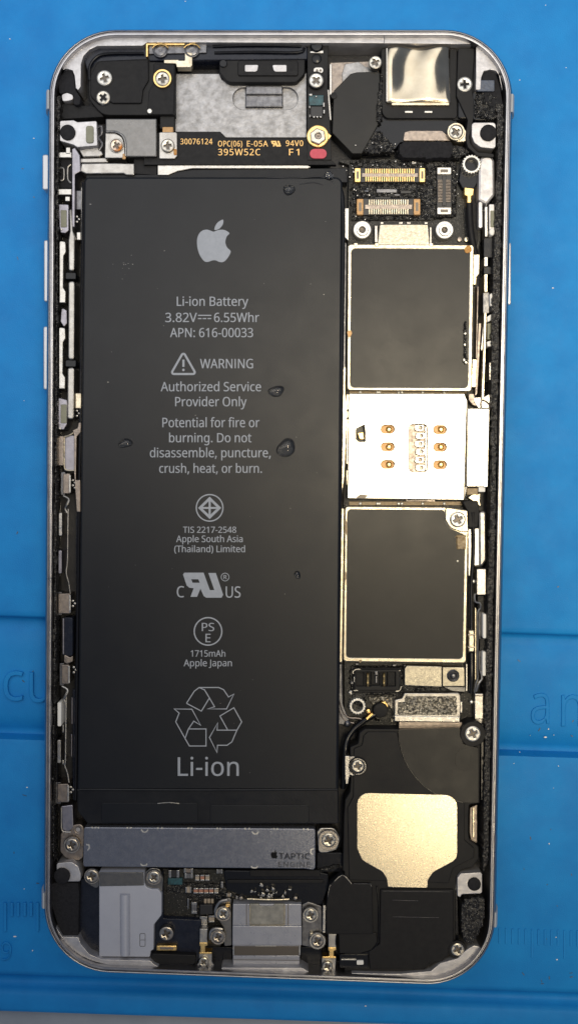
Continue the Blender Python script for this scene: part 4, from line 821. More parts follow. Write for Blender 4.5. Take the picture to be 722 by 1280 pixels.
MB().tube([(468, 893, 28), (459, 898, 29), (448, 906, 29), (440, 914, 30), (433.5, 925, 32), (431, 940, 36), (429.5, 960, 34), (428.5, 985, 28)], 3.6, 12).build('coax_cable', M['gloss'], ph)
for p_ in ([(424, 876), (428, 890), (436, 897), (448, 898), (458, 902)], [(423, 884), (427, 896), (434, 902), (442, 904)]):
    b = MB(); b.tube([(x, y, 25) for x, y in p_], 1.4, 8); b.build('spring_arc', M['brown'], ph)
MB().lathe(434, 905.5, [(4.6, 20), (4.2, 27), (2, 29), (0, 29.4)], 16).build('round_stud', M['darkmetal'], ph)
# gritty plate and its bracket
gp = prism('gritty_plate', fillet([(505, 866.5), (573, 866.5), (575, 870), (574.5, 903), (492.5, 901), (493, 875), (502, 873)], 1.2), 37, 18, M['steel'], board, .8)
MB().crust([(505, 868.5), (572.5, 868.5), (572.5, 896), (494.5, 894.5), (495, 876.5), (504, 875)], 38, 36, 1.0, 1.5, 71, size=2.4).build('grit_coat', M['grit'], gp, kind='stuff')
prism('plate_fold', fillet([(492.5, 894.5), (574.5, 896), (574.5, 903), (492.5, 902)], .6), 39.2, 30, M['bright'], gp, 1.0)
block('gritty_plate_clip', 574.5, 877, 577.5, 891, 33, 18, M['bright'], board, .6)
prism('smoky_strip', [(498, 902), (577, 903), (577, 915), (498, 914)], 36, 18, M['brown'], ph, .6)

# ================================================================ loudspeaker and its foil
spk = prism('speaker_module', fillet([(456, 911, 4), (578, 912), (600, 930), (599, 1004), (586, 1006, 2), (585, 1020), (585, 1040), (586, 1050, 4), (598, 1058, 6), (598, 1074, 5), (590, 1084, 5), (577, 1087, 3), (570, 1096, 3), (569, 1110), (569, 1182), (560, 1196), (538, 1206), (528, 1214, 2), (430, 1214), (430, 1090), (428, 1088), (429.5, 1020), (431, 1000), (437, 990), (438, 976), (437, 934, 3), (447, 930, 3), (449, 916, 4)], 1), 42, 9, M['black'], ph, 1.2)
prism('raised_cover', fillet([(459, 915, 3), (496, 915), (498, 925), (503, 945), (514, 964), (531, 983), (546, 992), (570, 1000), (580, 1003), (580, 1050), (592, 1060), (592, 1072), (566, 1085), (560, 1104), (436, 1100), (434, 1010), (441, 996), (442, 936, 3), (452, 932, 3), (454, 920, 3)], 1), 44.4, 41, M['black'], spk, .9)
# clear smoky film over the antenna, ending in a long arc
arc = [(498, 912), (499, 926), (504, 946), (513, 963), (526, 979), (542, 991), (560, 998), (578, 1003)]
prism('smoky_film', fillet(catmull(arc, 3, False) + [(597, 1003), (597, 935), (578, 930), (574, 910)], 0), 44.9, 41, M['film'], spk, 0)
b = MB(); b.tube([(x - .3, y, 44.8) for x, y in arc], .55, 6, 3); b.build('film_edge', M['gloss'], spk)
prism('smoky_film', fillet([(569, 943), (574, 937), (588, 934), (587, 956), (582, 963), (574, 962), (568, 955)], 3), 45.3, 44, M['film'], spk, .1)
# pale gold foil
fp = fillet([(446, 991, 14), (571, 994, 15), (571, 1074, 12), (541, 1090, 12), (534, 1100, 8), (534, 1110), (484.5, 1109), (483, 1098, 8), (478, 1090, 10), (452, 1075, 12), (446, 1060, 10)], 2)
yc = P(510, 1050, 46)[1]
foil = MB().prism(fp, 45.4, 43, .4, tilt=lambda x, y: .006*(y - yc)).build('speaker_foil', M['foil'], spk)
prism('speaker_box', fillet([(475, 1112), (566.5, 1112), (566.5, 1179), (560, 1192), (552, 1203), (536, 1204), (530, 1212), (462, 1212), (460, 1190), (474, 1180)], 1.5), 45.5, 40, M['black2'], spk, 1.3)
for y, x0_, x1_ in ((1125, 490, 522), (1146, 490, 548), (1113.8, 478, 562)):
    b = MB(); b.tube([(x0_, y, 45.4), ((x0_ + x1_)/2, y + .5, 45.5), (x1_, y + 1, 45.4)], .22, 6); b.build('scratch', M['darkmetal'], spk)
fl = prism('black_flap', fillet([(411, 1108, 2), (414, 1104, 3), (428, 1092.5, 1.5), (439.5, 1104.5, 1), (462, 1104.5, 3), (465, 1110), (466, 1168), (407.5, 1168), (407.5, 1132)], 1), 46, 30, M['black2'], ph, 1.1)
b = MB(); b.tube([(408.6, 1131, 45), (411.5, 1109.5, 45.2), (415, 1104.8, 45.2), (427.8, 1093.6, 45.2), (438.8, 1104.6, 45.2)], .75, 6, 3); b.build('flap_edge', M['steel'], fl)
b = MB(); b.tube([(442, 1104.8, 45.2), (460, 1104.8, 45.2), (463.6, 1107, 45.2), (464.2, 1128, 45.2)], .6, 6, 3); b.build('flap_edge', M['darkmetal'], fl)
prism('lower_step', fillet([(423, 1166), (470, 1166), (472, 1178), (464, 1188), (450, 1192), (424, 1192)], 2), 44, 30, M['black'], spk, 1)
b = MB(); b.tube([(470.5, 1108, 44.5), (473, 1130, 45), (473, 1165, 45), (471.5, 1178, 45), (464, 1188, 44.5), (452, 1191.5, 44)], .9, 6, 3); b.build('moulding_ridge', M['gloss'], spk)
block('port_slot', 424, 1193, 460, 1210, 42.6, 36, M['gloss'], spk, 2)
block('silver_dash', 426, 1198.6, 445, 1200.4, 44.2, 40, M['bright'], spk, .6, .3); block('silver_dash', 445.5, 1200.8, 454, 1206, 44.8, 40, M['white'], spk, 1.2, .4)
prism('bracket_rib', fillet([(403.4, 1132), (406.8, 1132), (406.6, 1166), (403, 1166)], .6), 43, 12, M['bright'], ph, .5)
sc = screw(447, 958, 8, 49, 'screw', .2, (11.6, 'gloss', 2))
b = MB(); b.tube([(447 + 9.6*math.cos(t), 958 + 9.6*math.sin(t), 48) for t in [k*.5 - 2.2 for k in range(9)]], .8, 6, 2); b.build('bright_rim', M['steel'], ph)
cl = prism('clip', fillet([(430.8, 945), (436.6, 945), (436.6, 970), (434.6, 980), (431.8, 980), (430.8, 968)], .6), 46, 12, M['bright'], ph, .6)
prism('clip_tab', fillet([(436.6, 946), (443, 945.5), (443, 949), (438, 951), (438, 962), (444, 966), (442, 969.5), (436.6, 969)], .6), 44.8, 40, M['steel'], cl, .5)
screw(590.5, 917.5, 10, 49, 'whitescrew', .45, (15.8, 'black', 2))
prism('collar', circ(590.5, 917.5, 16.2, 30), 44.6, 20, M['black'], ph, 1.4)
screw(571.5, 1187.5, 8.6, 48, 'screw', .45, (11.6, 'black', 2))
prism('tan_clip', fillet([(586.5, 1010, 3), (596, 1006), (596, 1054), (588, 1051), (586, 1040)], .8), 34, 9, M['brown'], ph, .8)
prism('tan_clip', fillet([(590, 1010), (592.5, 1009), (592.5, 1048), (590, 1046)], .4), 36, 30, M['cream'], ph, .5)
prism('black_shim', fillet([(561, 1098), (571, 1098), (573, 1180), (567, 1184), (567, 1112), (561, 1111)], 1), 34, 9, M['gloss'], ph, .6)
prism('silver_tab', fillet([(565, 1100), (570, 1096), (570, 1114), (566, 1113)], .8), 40, 12, M['steel'], ph, .6)

# ================================================================ battery
bat = prism('battery', fillet([(105, 221, 7), (428, 221, 9), (426, 500), (422, 988, 2), (96.5, 988, 2), (101, 600)], 2), 42, 9, M['battery'], ph, 2.6)
prism('battery_end_wrap', fillet([(96, 986.5, 1), (423, 986.5, 1), (423, 1030, 3), (110, 1030, 3), (97, 1014, 3)], 1), 39.5, 9, M['wrap'], bat, 1.6)
b = MB(); b.tube([(99, 986.6, 40.6), (260, 987.4, 41), (421, 986.6, 40.6)], 1.5, 8); b.build('fold_line', M['wrap'], bat)
prism('pull_tab', rect(127, 1003.5, 247, 1028.5, 3), 40.3, 38, M['battery'], bat, .6); prism('pull_tab', rect(262.5, 1006.5, 386, 1029, 3), 40.3, 38, M['battery'], bat, .6)
b = MB(); b.tube([(197, 1004.2, 40.3), (211, 1003, 40.9), (224, 1004.2, 40.3)], .8, 6); b.build('lifted_edge', M['bright'], bat)
prism('black_film', fillet([(108, 213), (200, 218), (240, 212), (432, 210), (434, 228), (428, 228), (400, 222), (108, 224)], 1), 33, 9, M['wrap'], ph, .6)
for p_, r_, m_ in (([(424, 235, 39), (429, 262, 40), (427.5, 420, 39.5), (424, 700, 39.5), (420.5, 985, 39)], 2.2, 'gloss'), ([(104.5, 228, 36), (102.5, 400, 36), (98, 700, 36), (94.5, 1000, 36)], 1.9, 'gloss'),
                   ([(100.5, 640, 33), (97.5, 800, 33), (94, 985, 33)], 2.6, 'blueseal')):
    b = MB(); b.tube(p_, r_, 8, 4); b.build('wrap_seam', M[m_], bat)
b = MB(); b.tube([(330, 221.5, 41), (368, 223, 42), (398, 221, 41.6), (414, 226, 41.6), (422, 238, 41)], .9, 6); b.build('film_crease', M['gloss'], bat)
b = MB(); b.tube([(374, 230.5, 41.6), (392, 228, 42), (404, 231.5, 41.6)], .8, 6); b.build('film_crease', M['gloss'], bat)
ZB = 42.25; ink = M['print']
cr6 = lambda pts: [(160 + x/3.282, 260 + y/3.282) for x, y in pts]; cr8 = lambda pts: [(160 + x/3.282, 700 + y/3.282) for x, y in pts]
FRUIT = [(352, 97), (368, 91), (388, 89), (404, 94), (416, 104), (406, 115), (400, 131), (400, 146), (407, 163), (421, 177), (414, 196), (401, 214), (388, 222), (374, 221), (360, 215), (346, 215), (332, 220), (318, 221), (306, 211), (294, 192), (286, 168), (283, 143), (285, 121), (294, 102), (309, 91), (326, 89), (341, 94)]
LEAF = [(355, 90), (357, 76), (366, 61), (378, 52), (390, 48), (390, 63), (383, 76), (371, 87)]
def fruit_mark(fn, z, m, parent):
    b = MB(); 
    b.flat([fn(catmull(FRUIT, 3))], z); b.flat([fn(catmull(LEAF, 3))], z); return b.build('bitten_fruit_logo', m, parent)
fruit_mark(cr6, ZB, ink, bat)
for s_, x0_, x1_, a_, c_ in (('Li-ion Battery', 221, 310, 370.8, 382.3), ('6.55Whr', 267.5, 323.6, 391, 402.5), ('3.82V', 206.6, 246, 391, 402.5), ('APN: 616-00033', 212.6, 316, 410, 421.4), ('WARNING', 250, 316, 448.6, 460.3),
        ('Authorized Service', 201, 326, 477.5, 489), ('Provider Only', 219, 308, 496.2, 507.8), ('Potential for fire or', 203, 324, 522.2, 534), ('burning. Do not', 211.4, 314, 541.4, 552.8), ('disassemble, puncture,', 187.4, 338, 560, 571.6), ('crush, heat, or burn.', 199, 327, 579.6, 591),
        ('TIS 2217-2548', 228.8, 295, 658.3, 666), ('Apple South Asia', 220.3, 303, 669.4, 677.6), ('(Thailand) Limited', 217.8, 306, 682, 690.2), ('PS', 252.2, 267.6, 778.6, 788.8), ('E', 256.8, 263, 792.2, 802.8),
        ('1715mAh', 238.4, 281.4, 812.8, 820.8), ('Apple Japan', 229.6, 289.6, 824.4, 832.8), ('Li-ion', 222.2, 298.2, 946.6, 969.8), ('C', 221, 230, 732.6, 746.6), ('US', 282, 300.4, 733, 747), ('R', 279.4, 283.2, 718.8, 723.8)):
    text(s_, x0_, x1_, a_, c_, ZB, ink, bat)
b = MB(); b.stroke([(247.5, 394.2), (264.2, 394.2)], 1.3, ZB)
for k in range(3): b.stroke([(247.5 + 6*k, 398.2), (252 + 6*k, 398.2)], 1.3, ZB)
b.build('direct_current_mark', ink, bat)
b = MB(); b.stroke(fillet([(229.3, 440), (245, 467.5), (213.6, 467.5)], 2.2), 2.6, ZB, True); b.stroke([(229.3, 449.5), (229.3, 458.5)], 2.7, ZB); b.flat([circ(229.3, 462.4, 1.6, 12)], ZB); b.build('warning_triangle', ink, bat)
b = MB(); b.stroke(circ(262, 634.8, 16.6, 40), 1.5, ZB, True)
q = lambda x, y: (235 + x/13.13, 610 + y/13.13)
b.stroke([q(355, 172), q(515, 327), q(355, 480), q(195, 327)], 3.2, ZB + .05, True); b.stroke([q(355, 180), q(355, 475)], 2.6, ZB + .1); b.stroke([q(200, 327), q(510, 327)], 2.4, ZB + .15); b.build('diamond_mark', ink, bat)
ru_mark(lambda x, y: (215 + x/7.6, 705 + y/7.6), ZB, ink, bat, 'recognised_mark')
b = MB(); b.stroke(circ(281.3, 721.3, 4.9, 24), .8, ZB, True); b.build('registered_ring', ink, bat)
b = MB(); b.stroke(circ(260, 789.2, 17.2, 40), 1.6, ZB, True); b.build('round_mark_ring', ink, bat)
b = MB()
for pts in ([(240, 588), (272, 538), (292, 523), (372, 523), (392, 532), (412, 562), (434, 550), (404, 611), (326, 611), (355, 602), (334, 566)], [(292, 523), (314, 533), (334, 566), (301, 620), (240, 588)],
            [(248, 693), (270, 661), (298, 678), (262, 612), (190, 611), (210, 628), (196, 664), (234, 732)], [(234, 732), (252, 763), (320, 763), (320, 693), (248, 693), (234, 732)],
            [(408, 696), (377, 640), (434, 606), (466, 664), (446, 699), (426, 746), (406, 760), (367, 760), (365, 790), (334, 728), (368, 668), (365, 698), (444, 698)]):
    b.stroke(cr8(pts), 1.25, ZB)
b.build('recycling_mark', ink, bat)

b = MB(); rnd = random.Random(77)
for k in range(46):
    x, y = rnd.uniform(112, 416), rnd.uniform(232, 975)
    if k < 14: x, y = rnd.gauss(152, 9), rnd.gauss(332, 9)
    X, Y = P(x, y, 42); e = rnd.uniform(.22, .5)*(1.5 if k % 9 == 0 else 1); a = rnd.uniform(0, 6); l_ = e*rnd.uniform(1, 2.4)
    b.prism([(X + l_*math.cos(a + t_)*rnd.uniform(.6, 1.1), Y + e*math.sin(a + t_)) for t_ in (0, 1.5, 3, 4.4)][::1], 42.5, 41, 0, world=True)
b.build('dust', M['taupe'], bat, kind='stuff')
# ================================================================ vibration motor
tap = prism('vibration_motor', fillet([(105, 1034, 3), (394, 1036, 3), (394, 1088, 4), (380, 1086), (104, 1083.5, 3)], 1), 41, 9, M['taptic'], ph, 1.1)
ZV = 41.25
for x, y, up in ((181, 1038, 1), (319, 1040.5, 1), (180, 1082, 0), (318, 1085, 0)):
    b = MB(); b.stroke([(x - 4.2, y - 1.2), (x - 2.4, y + 1.6), (x, y + 2.2), (x + 2.4, y + 1.6), (x + 4.2, y - 1.2)] if up else [(x - 4, y - 2.6), (x - 3, y - .6), (x, y), (x + 3, y - .6), (x + 4, y - 2.6)], 1.5, ZV); b.build('bright_notch', M['whitescrew'], tap)
for x, y, s_ in ((110, 1059, 1), (390, 1064.5, -1)):
    b = MB(); b.stroke([(x - 2*s_, y - 3.5), (x + 1.5*s_, y - 2.5), (x + 2*s_, y + 1), (x - .5*s_, y + 4)], 1.8, ZV); b.build('bright_notch', M['whitescrew'], tap)
b = MB()
for x in (114, 118, 121.6, 158, 162, 196, 201, 234, 238, 270, 274, 305, 310, 341, 345, 378, 383):
    y = 1034.6 + (x - 105)*.0068; b.prism(rect(x, y - .8, x + 2.6, y + 1.2, .5, 2), 41.5, 38, .3)
b.build('edge_tabs', M['whitescrew'], tap, kind='stuff')
fruit_mark(lambda pts: [(338.4 + (x - 283)*8.4/138, 1062.6 + (y - 48)*10.6/174) for x, y in pts], ZV, M['darkprint'], tap)
text('TAPTIC', 348.2, 387, 1066.6, 1074, ZV, M['darkprint'], tap, slope=.01); text('ENGINE', 347.6, 387.2, 1077.4, 1083.6, ZV, M['greyprint'], tap, track=30, slope=.01)
prism('motor_ear', fillet([(76, 1040, 3), (86, 1041), (92, 1031, 6), (103, 1030, 5), (106, 1040), (104, 1072), (99, 1076, 3), (82, 1073, 8), (75, 1064, 5)], 2), 36, 9, M['brown'], ph, 1, [circ(97.5, 1037.5, 3.4, 16)])
MB().lathe(97.5, 1037.5, [(3.4, 33), (0, 33)], 14).build('ear_hole', M['ledge'], ph)
screw(90, 1056.5, 8.4, 43, 'dullscrew', .3, (10.6, 'dullscrew', 2))
prism('motor_ear', fillet([(396, 1040), (400, 1035, 4), (418, 1035, 8), (425, 1048, 6), (421, 1062, 8), (408, 1066, 5), (398, 1066, 4)], 2), 38, 9, M['steel'], ph, 1)
screw(410.5, 1050.5, 9, 45, 'screw', .35, (13, 'dullscrew', 2))
block('black_bridge', 396, 1066, 428, 1090, 30, 9, M['gloss'], ph, 2)
MB().crust([(394, 1084), (426, 1078), (426, 1086), (400, 1092)], 32, 28, 1.1, 1.6, 81).build('residue', M['soot'], ph, kind='stuff')

# ================================================================ left side: switches, rails and spring clips
def lb(n, x0, y0, x1, y1, z, m, r=.8, bev=.7, parent=None): return block(n, x0, y0, x1, y1, z, 9, M[m], parent or ph, r, bev)
lb('white_bar', 72, 190, 89.5, 197, 43, 'bright'); lb('white_bar', 72, 236, 89.5, 243.5, 43, 'bright')
msw = lb('switch_body', 72.5, 199, 90, 235, 36, 'rubber', 1.5)
for p_ in ([(75, 209.5), (79, 210.5), (80, 213), (80, 222), (79, 225), (75, 226)], [(89, 205.5), (86, 208), (84.8, 211), (84.8, 223), (86, 226), (89, 229)]):
    b = MB(); b.tube([(x, y, 37.5) for x, y in p_], 1.3, 8, 3); b.build('switch_clip', M['steel'], msw)
prism('frame_rail', fillet([(90, 186), (94, 184), (100, 194), (101, 214), (94, 218), (93.5, 284), (90, 284)], 1), 41, 9, M['violet'], ph, 1)
lb('white_cube', 81.5, 245.5, 87.5, 251.5, 42, 'bright'); 
pd = prism('button_pad', fillet([(73.5, 255), (86, 255.5), (86, 288), (82, 291.5), (76, 291), (74.5, 284)], 1.5), 41, 9, M['violet'], ph, .8)
block('olive_pad', 76, 262.5, 83.5, 284, 42.2, 40, M['olive'], pd, .8)
MB().lathe(77, 286.5, [(1.3, 41), (1, 42.2), (0, 42.5)], 10).build('rivet', M['whitescrew'], pd)
def rbar(y0, y1, x0, x1): return prism('rounded_rail', fillet([(x0, y0 + 1, 3), (x1, y0, 3), (x1 - .6, y1, 3.4), (x0 - .4, y1, 3.4)], 2), 43, 9, M['steel'], ph, 1.6)
prism('rounded_rail', fillet([(86.5, 262), (89.6, 261), (91, 288), (93.5, 296, 3), (93, 338, 3), (86, 339, 3), (85.6, 300), (87.5, 288)], 1), 43, 9, M['steel'], ph, 1.4)
rbar(351, 449.5, 85.6, 93.4); rbar(459, 524, 84.6, 93)
for y in (344.5, 454): lb('dark_gap_fill', 82, y - 4, 95, y + 4.5, 36, 'gloss', 1.5)  # added black blocks paint the dark gaps between the rails
def fork(y0, y1, x):
    return prism('switch_fork', fillet([(x, y0, 2), (x + 7.6, y0 + 1, 2.4), (x + 8, y0 + 14), (x + 5, y0 + 19), (x + 4.6, y1 - 19), (x + 7.8, y1 - 14), (x + 7.4, y1), (x, y1)], .6), 44, 9, M['bright'], ph, .8)
fork(301, 378.5, 74.4); fork(409, 486, 73.8)
prism('button_pad', fillet([(77, 384, 2), (83.6, 388), (84, 404), (80, 409), (75.5, 402)], 1.5), 41, 9, M['violet'], ph, .9)
pd = prism('button_pad', fillet([(73, 497), (84, 500), (84.5, 506), (84, 530), (80, 537), (73, 537)], 1.5), 41, 9, M['violet'], ph, .8)
block('olive_pad', 76, 505.5, 83.5, 529, 42.2, 40, M['olive'], pd, .8)
MB().lathe(75, 535.5, [(1.6, 41), (1.1, 42.4), (0, 42.6)], 10).build('rivet', M['whitescrew'], pd)
lb('gold_clip', 94.5, 491.5, 101.5, 510.5, 38, 'cream')
lb('thin_rail', 95.6, 238, 103, 262, 33, 'darkmetal'); lb('thin_rail', 101.4, 234, 103.4, 300, 36, 'steel', .4); lb('thin_rail', 96, 290, 101, 300, 34, 'bright')
def springs(x, y, n=3, z=38):
    b = MB()
    for k in range(n): b.lathe(x + (k % 2)*2.4 - .8, y - 3.6 + 3.2*k, [(1.7, z - 3), (1.5, z - 1), (0, z)], 9)
    b.build('spring_contact', M['steel'], ph)
springs(97, 274); springs(97, 517, 3); springs(92, 604, 4); springs(92, 755, 3); springs(93, 838, 3); springs(89.5, 988, 3)
prism('rail_hook', fillet([(91, 538), (97, 535), (98.5, 528), (101.5, 528), (101, 540), (96, 546), (95, 600), (100.6, 600), (100.6, 640), (96, 640), (92.6, 590), (92.6, 544)], .8), 38, 9, M['brown'], ph, .7)
lb('tan_bracket', 72.5, 545, 80, 582, 38, 'brown')
pk = lb('pocket_plate', 80, 544, 94, 589, 36, 'violet', 3)
b = MB(); b.tube([(80.6, 547, 38), (80.4, 580, 38), (83, 587.5, 38), (93, 588, 38)], 1.0, 8, 3); b.tube([(80.6, 546, 38), (86, 544.5, 38), (92, 541, 38)], 1.0, 8, 3); b.build('pocket_rim', M['cream'], pk)
def blk(x0, y0, x1, y1):
    o = lb('side_block', x0, y0, x1, y1, 39, 'brown', 1); block('bright_edge', x1 - 1.8, y0 + 2, x1 + .6, y1 - 1, 41, 20, M['bright'], o, .5, .5)
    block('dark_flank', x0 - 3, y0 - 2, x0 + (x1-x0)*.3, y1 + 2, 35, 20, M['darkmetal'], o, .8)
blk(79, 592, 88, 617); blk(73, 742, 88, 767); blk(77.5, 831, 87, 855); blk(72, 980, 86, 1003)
def curl(x, y):
    b = MB(); b.tube([(x - 3, y - 10, 36), (x + 3.5, y - 6, 38), (x + 2, y, 40), (x - 1, y + 5, 38), (x + 1.5, y + 11, 37)], 1.7, 8, 3); b.build('spring_curl', M['steel'], ph)
curl(82.5, 630); curl(81, 868)
def whitestrip(x0, y0, x1, y1, m='bright', z=42): lb('light_strip', x0, y0, x1, y1, z, m, 1.4, .8)
whitestrip(73.4, 641, 77.8, 670); whitestrip(73, 688, 77.4, 717, 'violet'); whitestrip(72, 878, 76.6, 908, 'white'); whitestrip(71.6, 925, 76.2, 954, 'steel')
whitestrip(78, 906, 80, 916, 'steel', 39); whitestrip(77.8, 950, 80, 956, 'steel', 39)
b = MB(); b.tube([(85.5, 636, 38), (85, 660, 39), (84.6, 700, 39), (83, 716, 39), (86, 728, 38), (88, 742, 37)], 1.0, 8, 3); b.build('spring_wire', M['steel'], ph)
b = MB(); b.tube([(83, 870, 38), (82.6, 900, 39), (82, 950, 39), (81, 956, 39), (84.5, 966, 38), (86.5, 978, 37)], 1.0, 8, 3); b.build('spring_wire', M['bright'], ph)
pn = lb('pocket_plate', 79, 772, 91, 820, 37, 'blueseal', 2.5); block('bright_edge', 78.4, 773, 80.2, 818, 38.6, 20, M['violet'], pn, .5, .5)
prism('spring_curl', fillet([(80, 818), (88, 822), (91.5, 819), (91, 827), (84, 830), (80, 828)], 1.4), 39, 12, M['brown'], ph, .8)
prism('pocket_plate', fillet([(76.5, 1008), (91, 1006), (92, 1034), (86, 1041, 4), (78, 1038, 4)], 1), 37, 9, M['violet'], ph, 1)
b = MB(); b.tube([(77, 1009, 38), (77, 1034, 38), (80, 1039.5, 38), (89, 1040, 38)], 1.0, 8, 3); b.build('pocket_rim', M['steel'], ph)
lb('dark_rail', 95.5, 645, 99.5, 830, 30, 'blueseal', 1); lb('dark_rail', 89.4, 872, 91, 905, 30, 'violet', .5); lb('dark_rail', 88.8, 918, 90.4, 946, 30, 'violet', .5); lb('dark_rail', 91, 862, 96, 1000, 28, 'blueseal', 1)
lb('dark_flange', 68, 690, 72, 1000, 33, 'gloss', 1)

# ================================================================ right side: button flex, sim eject, aerial cable
prism('bright_tube', fillet([(600, 196, 6), (612, 193, 6), (617.5, 200, 5), (618, 244, 3), (608, 256, 4), (597, 250, 3), (597.5, 206, 6)], 4), 40, 9, M['ledge'], ph, 3)
b = MB(); b.tube([(597, 250, 38), (602, 246.5, 39), (606.5, 251, 39), (607, 258, 39), (604, 264, 38)], .9, 8, 3); b.build('spring_ring', M['dullscrew'], ph)
lb('clip_post', 597.5, 252, 602.5, 285, 37, 'ledge', 2); lb('light_strip', 605.4, 258, 609, 296, 42, 'bright')
pd = lb('button_pad', 610.6, 255, 617.4, 294, 41, 'ledge', 1.5); block('olive_pad', 612.4, 263, 617, 284, 42.4, 40, M['olive'], pd, .8)
b = MB(); b.prism(circ(614.4, 289.5, 3.6, 14, 5), 44, 20, 1.6); b.build('light_bead', M['white'], ph)
lb('dark_clamp', 604, 297, 616, 322, 36, 'gloss', 2); lb('light_strip', 604.5, 321, 609.4, 333, 41, 'bright'); lb('dark_clamp', 604, 333, 614, 343, 35, 'gloss', 2)
lb('light_strip', 604.6, 342.5, 609, 365, 41, 'cream'); lb('dark_clamp', 603, 365, 611, 392, 35, 'darkmetal', 2)
prism('light_strip', fillet([(611.5, 368), (615.6, 365), (615.6, 383), (612, 382)], .8), 42, 9, M['white'], ph, .8)
prism('light_strip', fillet([(608, 396), (614, 392), (613.6, 400), (608.5, 403)], 1), 42, 9, M['white'], ph, .8)
lb('olive_pad', 608.6, 404, 613.6, 424, 40, 'olive'); prism('light_strip', fillet([(608, 427), (613.5, 425.5), (613.5, 433), (608.5, 433)], 1), 42, 9, M['white'], ph, .8)
lb('light_strip', 610.8, 453, 614.2, 475, 41, 'bright')
prism('long_strip', fillet([(604.4, 391), (607.8, 391), (606.6, 440), (604.4, 500), (601, 500), (603.4, 440)], .6), 42, 9, M['cream'], ph, .7)
prism('thin_rail', fillet([(591, 318), (599, 318), (598.5, 342), (595, 346), (594.6, 356), (590.5, 356)], .8), 36, 9, M['cream'], ph, .6)
prism('thin_rail', fillet([(596, 358), (597.6, 358), (595.6, 448), (594, 448)], .4), 34, 9, M['brown'], ph, .5); prism('thin_rail', fillet([(597.6, 404), (601, 404), (596, 492), (593, 496)], .8), 34, 9, M['brown'], ph, .5)
prism('thin_rail', fillet([(590, 449), (595.6, 449), (594, 484), (588.6, 484)], .8), 37, 9, M['cream'], ph, .6)
prism('bright_clip', fillet([(600.6, 436), (603, 408), (604.5, 408), (602, 440)], .5), 38, 9, M['bright'], ph, .4)
prism('sim_tray_lever', fillet([(585, 492), (592, 492), (594, 500), (600, 503), (598, 509), (590, 506), (585, 500)], 1.5), 36, 9, M['brown'], ph, .8)
prism('bright_clip', fillet([(591.5, 497), (604, 496), (612, 492), (611.5, 510), (597, 510), (592, 503)], 1), 37, 9, M['bright'], ph, .8)
b = MB(); b.tube([(601, 510, 39), (601, 502, 40), (606, 501, 40), (611, 506, 40), (611.5, 512, 39)], .8, 8, 3); b.build('spring_ring', M['brown'], ph)
prism('sim_eject_box', fillet([(583.8, 510.5), (611.5, 510.5), (609.4, 608.5), (604, 610), (604, 608.5), (582.6, 608.5)], .8), 42, 9, M['sim'], ph, 1)
lb('light_bead', 597.6, 607, 606, 615, 39, 'white', 1.2); lb('dark_clamp', 583, 610, 597, 618.5, 34, 'glue', .6)
prism('tan_clip', fillet([(584, 622), (590, 618), (600, 617), (599, 626), (601, 634), (592, 627)], 1), 33, 9, M['cream'], ph, .6)
prism('black_tape', fillet([(577, 627), (584, 625.5), (597, 626), (598.5, 640), (597, 659), (585, 660), (584.5, 640)], 2), 41, 20, M['black2'], ph, 1)
lb('bright_plate', 584.6, 661, 589.2, 720, 34, 'bright', .6); lb('bright_plate', 592, 660, 600, 707, 37, 'bright', .8)
prism('bright_tube', fillet([(598, 640, 4), (607, 638, 4), (607.5, 700, 4), (603, 707, 3), (598.4, 708, 2)], 2), 40, 9, M['steel'], ph, 2.4)
MB().tube([(590, 640, 40), (591.2, 670, 38), (590.6, 700, 37), (588.4, 730, 36), (588.6, 760, 36), (588.4, 792, 35)], 2.2, 10).build('aerial_cable', M['gloss'], ph)
MB().tube([(588.6, 816, 35), (588.8, 840, 34), (588, 866, 30)], 3.0, 10).build('aerial_cable', M['gloss'], ph)
b = MB(); b.lathe(588.6, 792, [(0, 20), (0, 20)]) if False else None
sl = lb('cable_sleeve', 585, 788, 592.4, 815, 39, 'cream', 1.6, 1.4)
for y in (793.5, 809): block('sleeve_ring', 584.2, y - 1, 593, y + 1, 40, 30, M['dullscrew'], sl, .6, .5)
lb('bright_block', 595, 711, 607.2, 744, 39, 'bright', 1.4, 1.2); MB().lathe(591.6, 727, [(2.6, 30), (2.2, 36), (0, 37.6)], 12).build('light_bead', M['whitescrew'], ph)
lb('dark_pocket', 596, 744.5, 607.4, 767, 28, 'gloss', 1)
b = MB(); b.tube([(593, 742, 36), (593.4, 752, 37), (599.5, 754, 40), (600, 760, 39), (596.4, 766, 38), (596.6, 790, 38), (596.2, 838, 38), (597, 846, 38), (594, 856, 38), (592.6, 866, 36)], 1.2, 8, 3); b.build('spring_wire', M['steel'], ph)
lb('thin_rail', 593, 760, 594.6, 850, 35, 'cream', .4, .4); lb('thin_rail', 598, 764, 600, 842, 34, 'darkmetal', .5)
whitestrip(603, 767.5, 607.2, 798, 'white'); whitestrip(602.4, 814.5, 606.6, 845, 'white'); lb('dark_clamp', 598, 797.5, 606.6, 814.5, 34, 'gloss', 1)
b = MB(); b.tube([(600, 838, 36), (602, 848, 38), (598, 854, 40), (594.5, 864, 38)], 1.8, 8, 3); b.build('spring_curl', M['steel'], ph)
lb('bright_plate', 592.6, 867, 603.6, 899, 36, 'bright', 1, 1); b = MB(); b.tube([(593, 870, 37), (603.4, 870, 37)], .7, 6, 0); b.build('plate_crease', M['dullscrew'], ph)
prism('bright_plate', fillet([(588, 900), (603, 898), (602, 906), (597, 904), (586, 905)], 1.4), 33, 9, M['steel'], ph, .8)
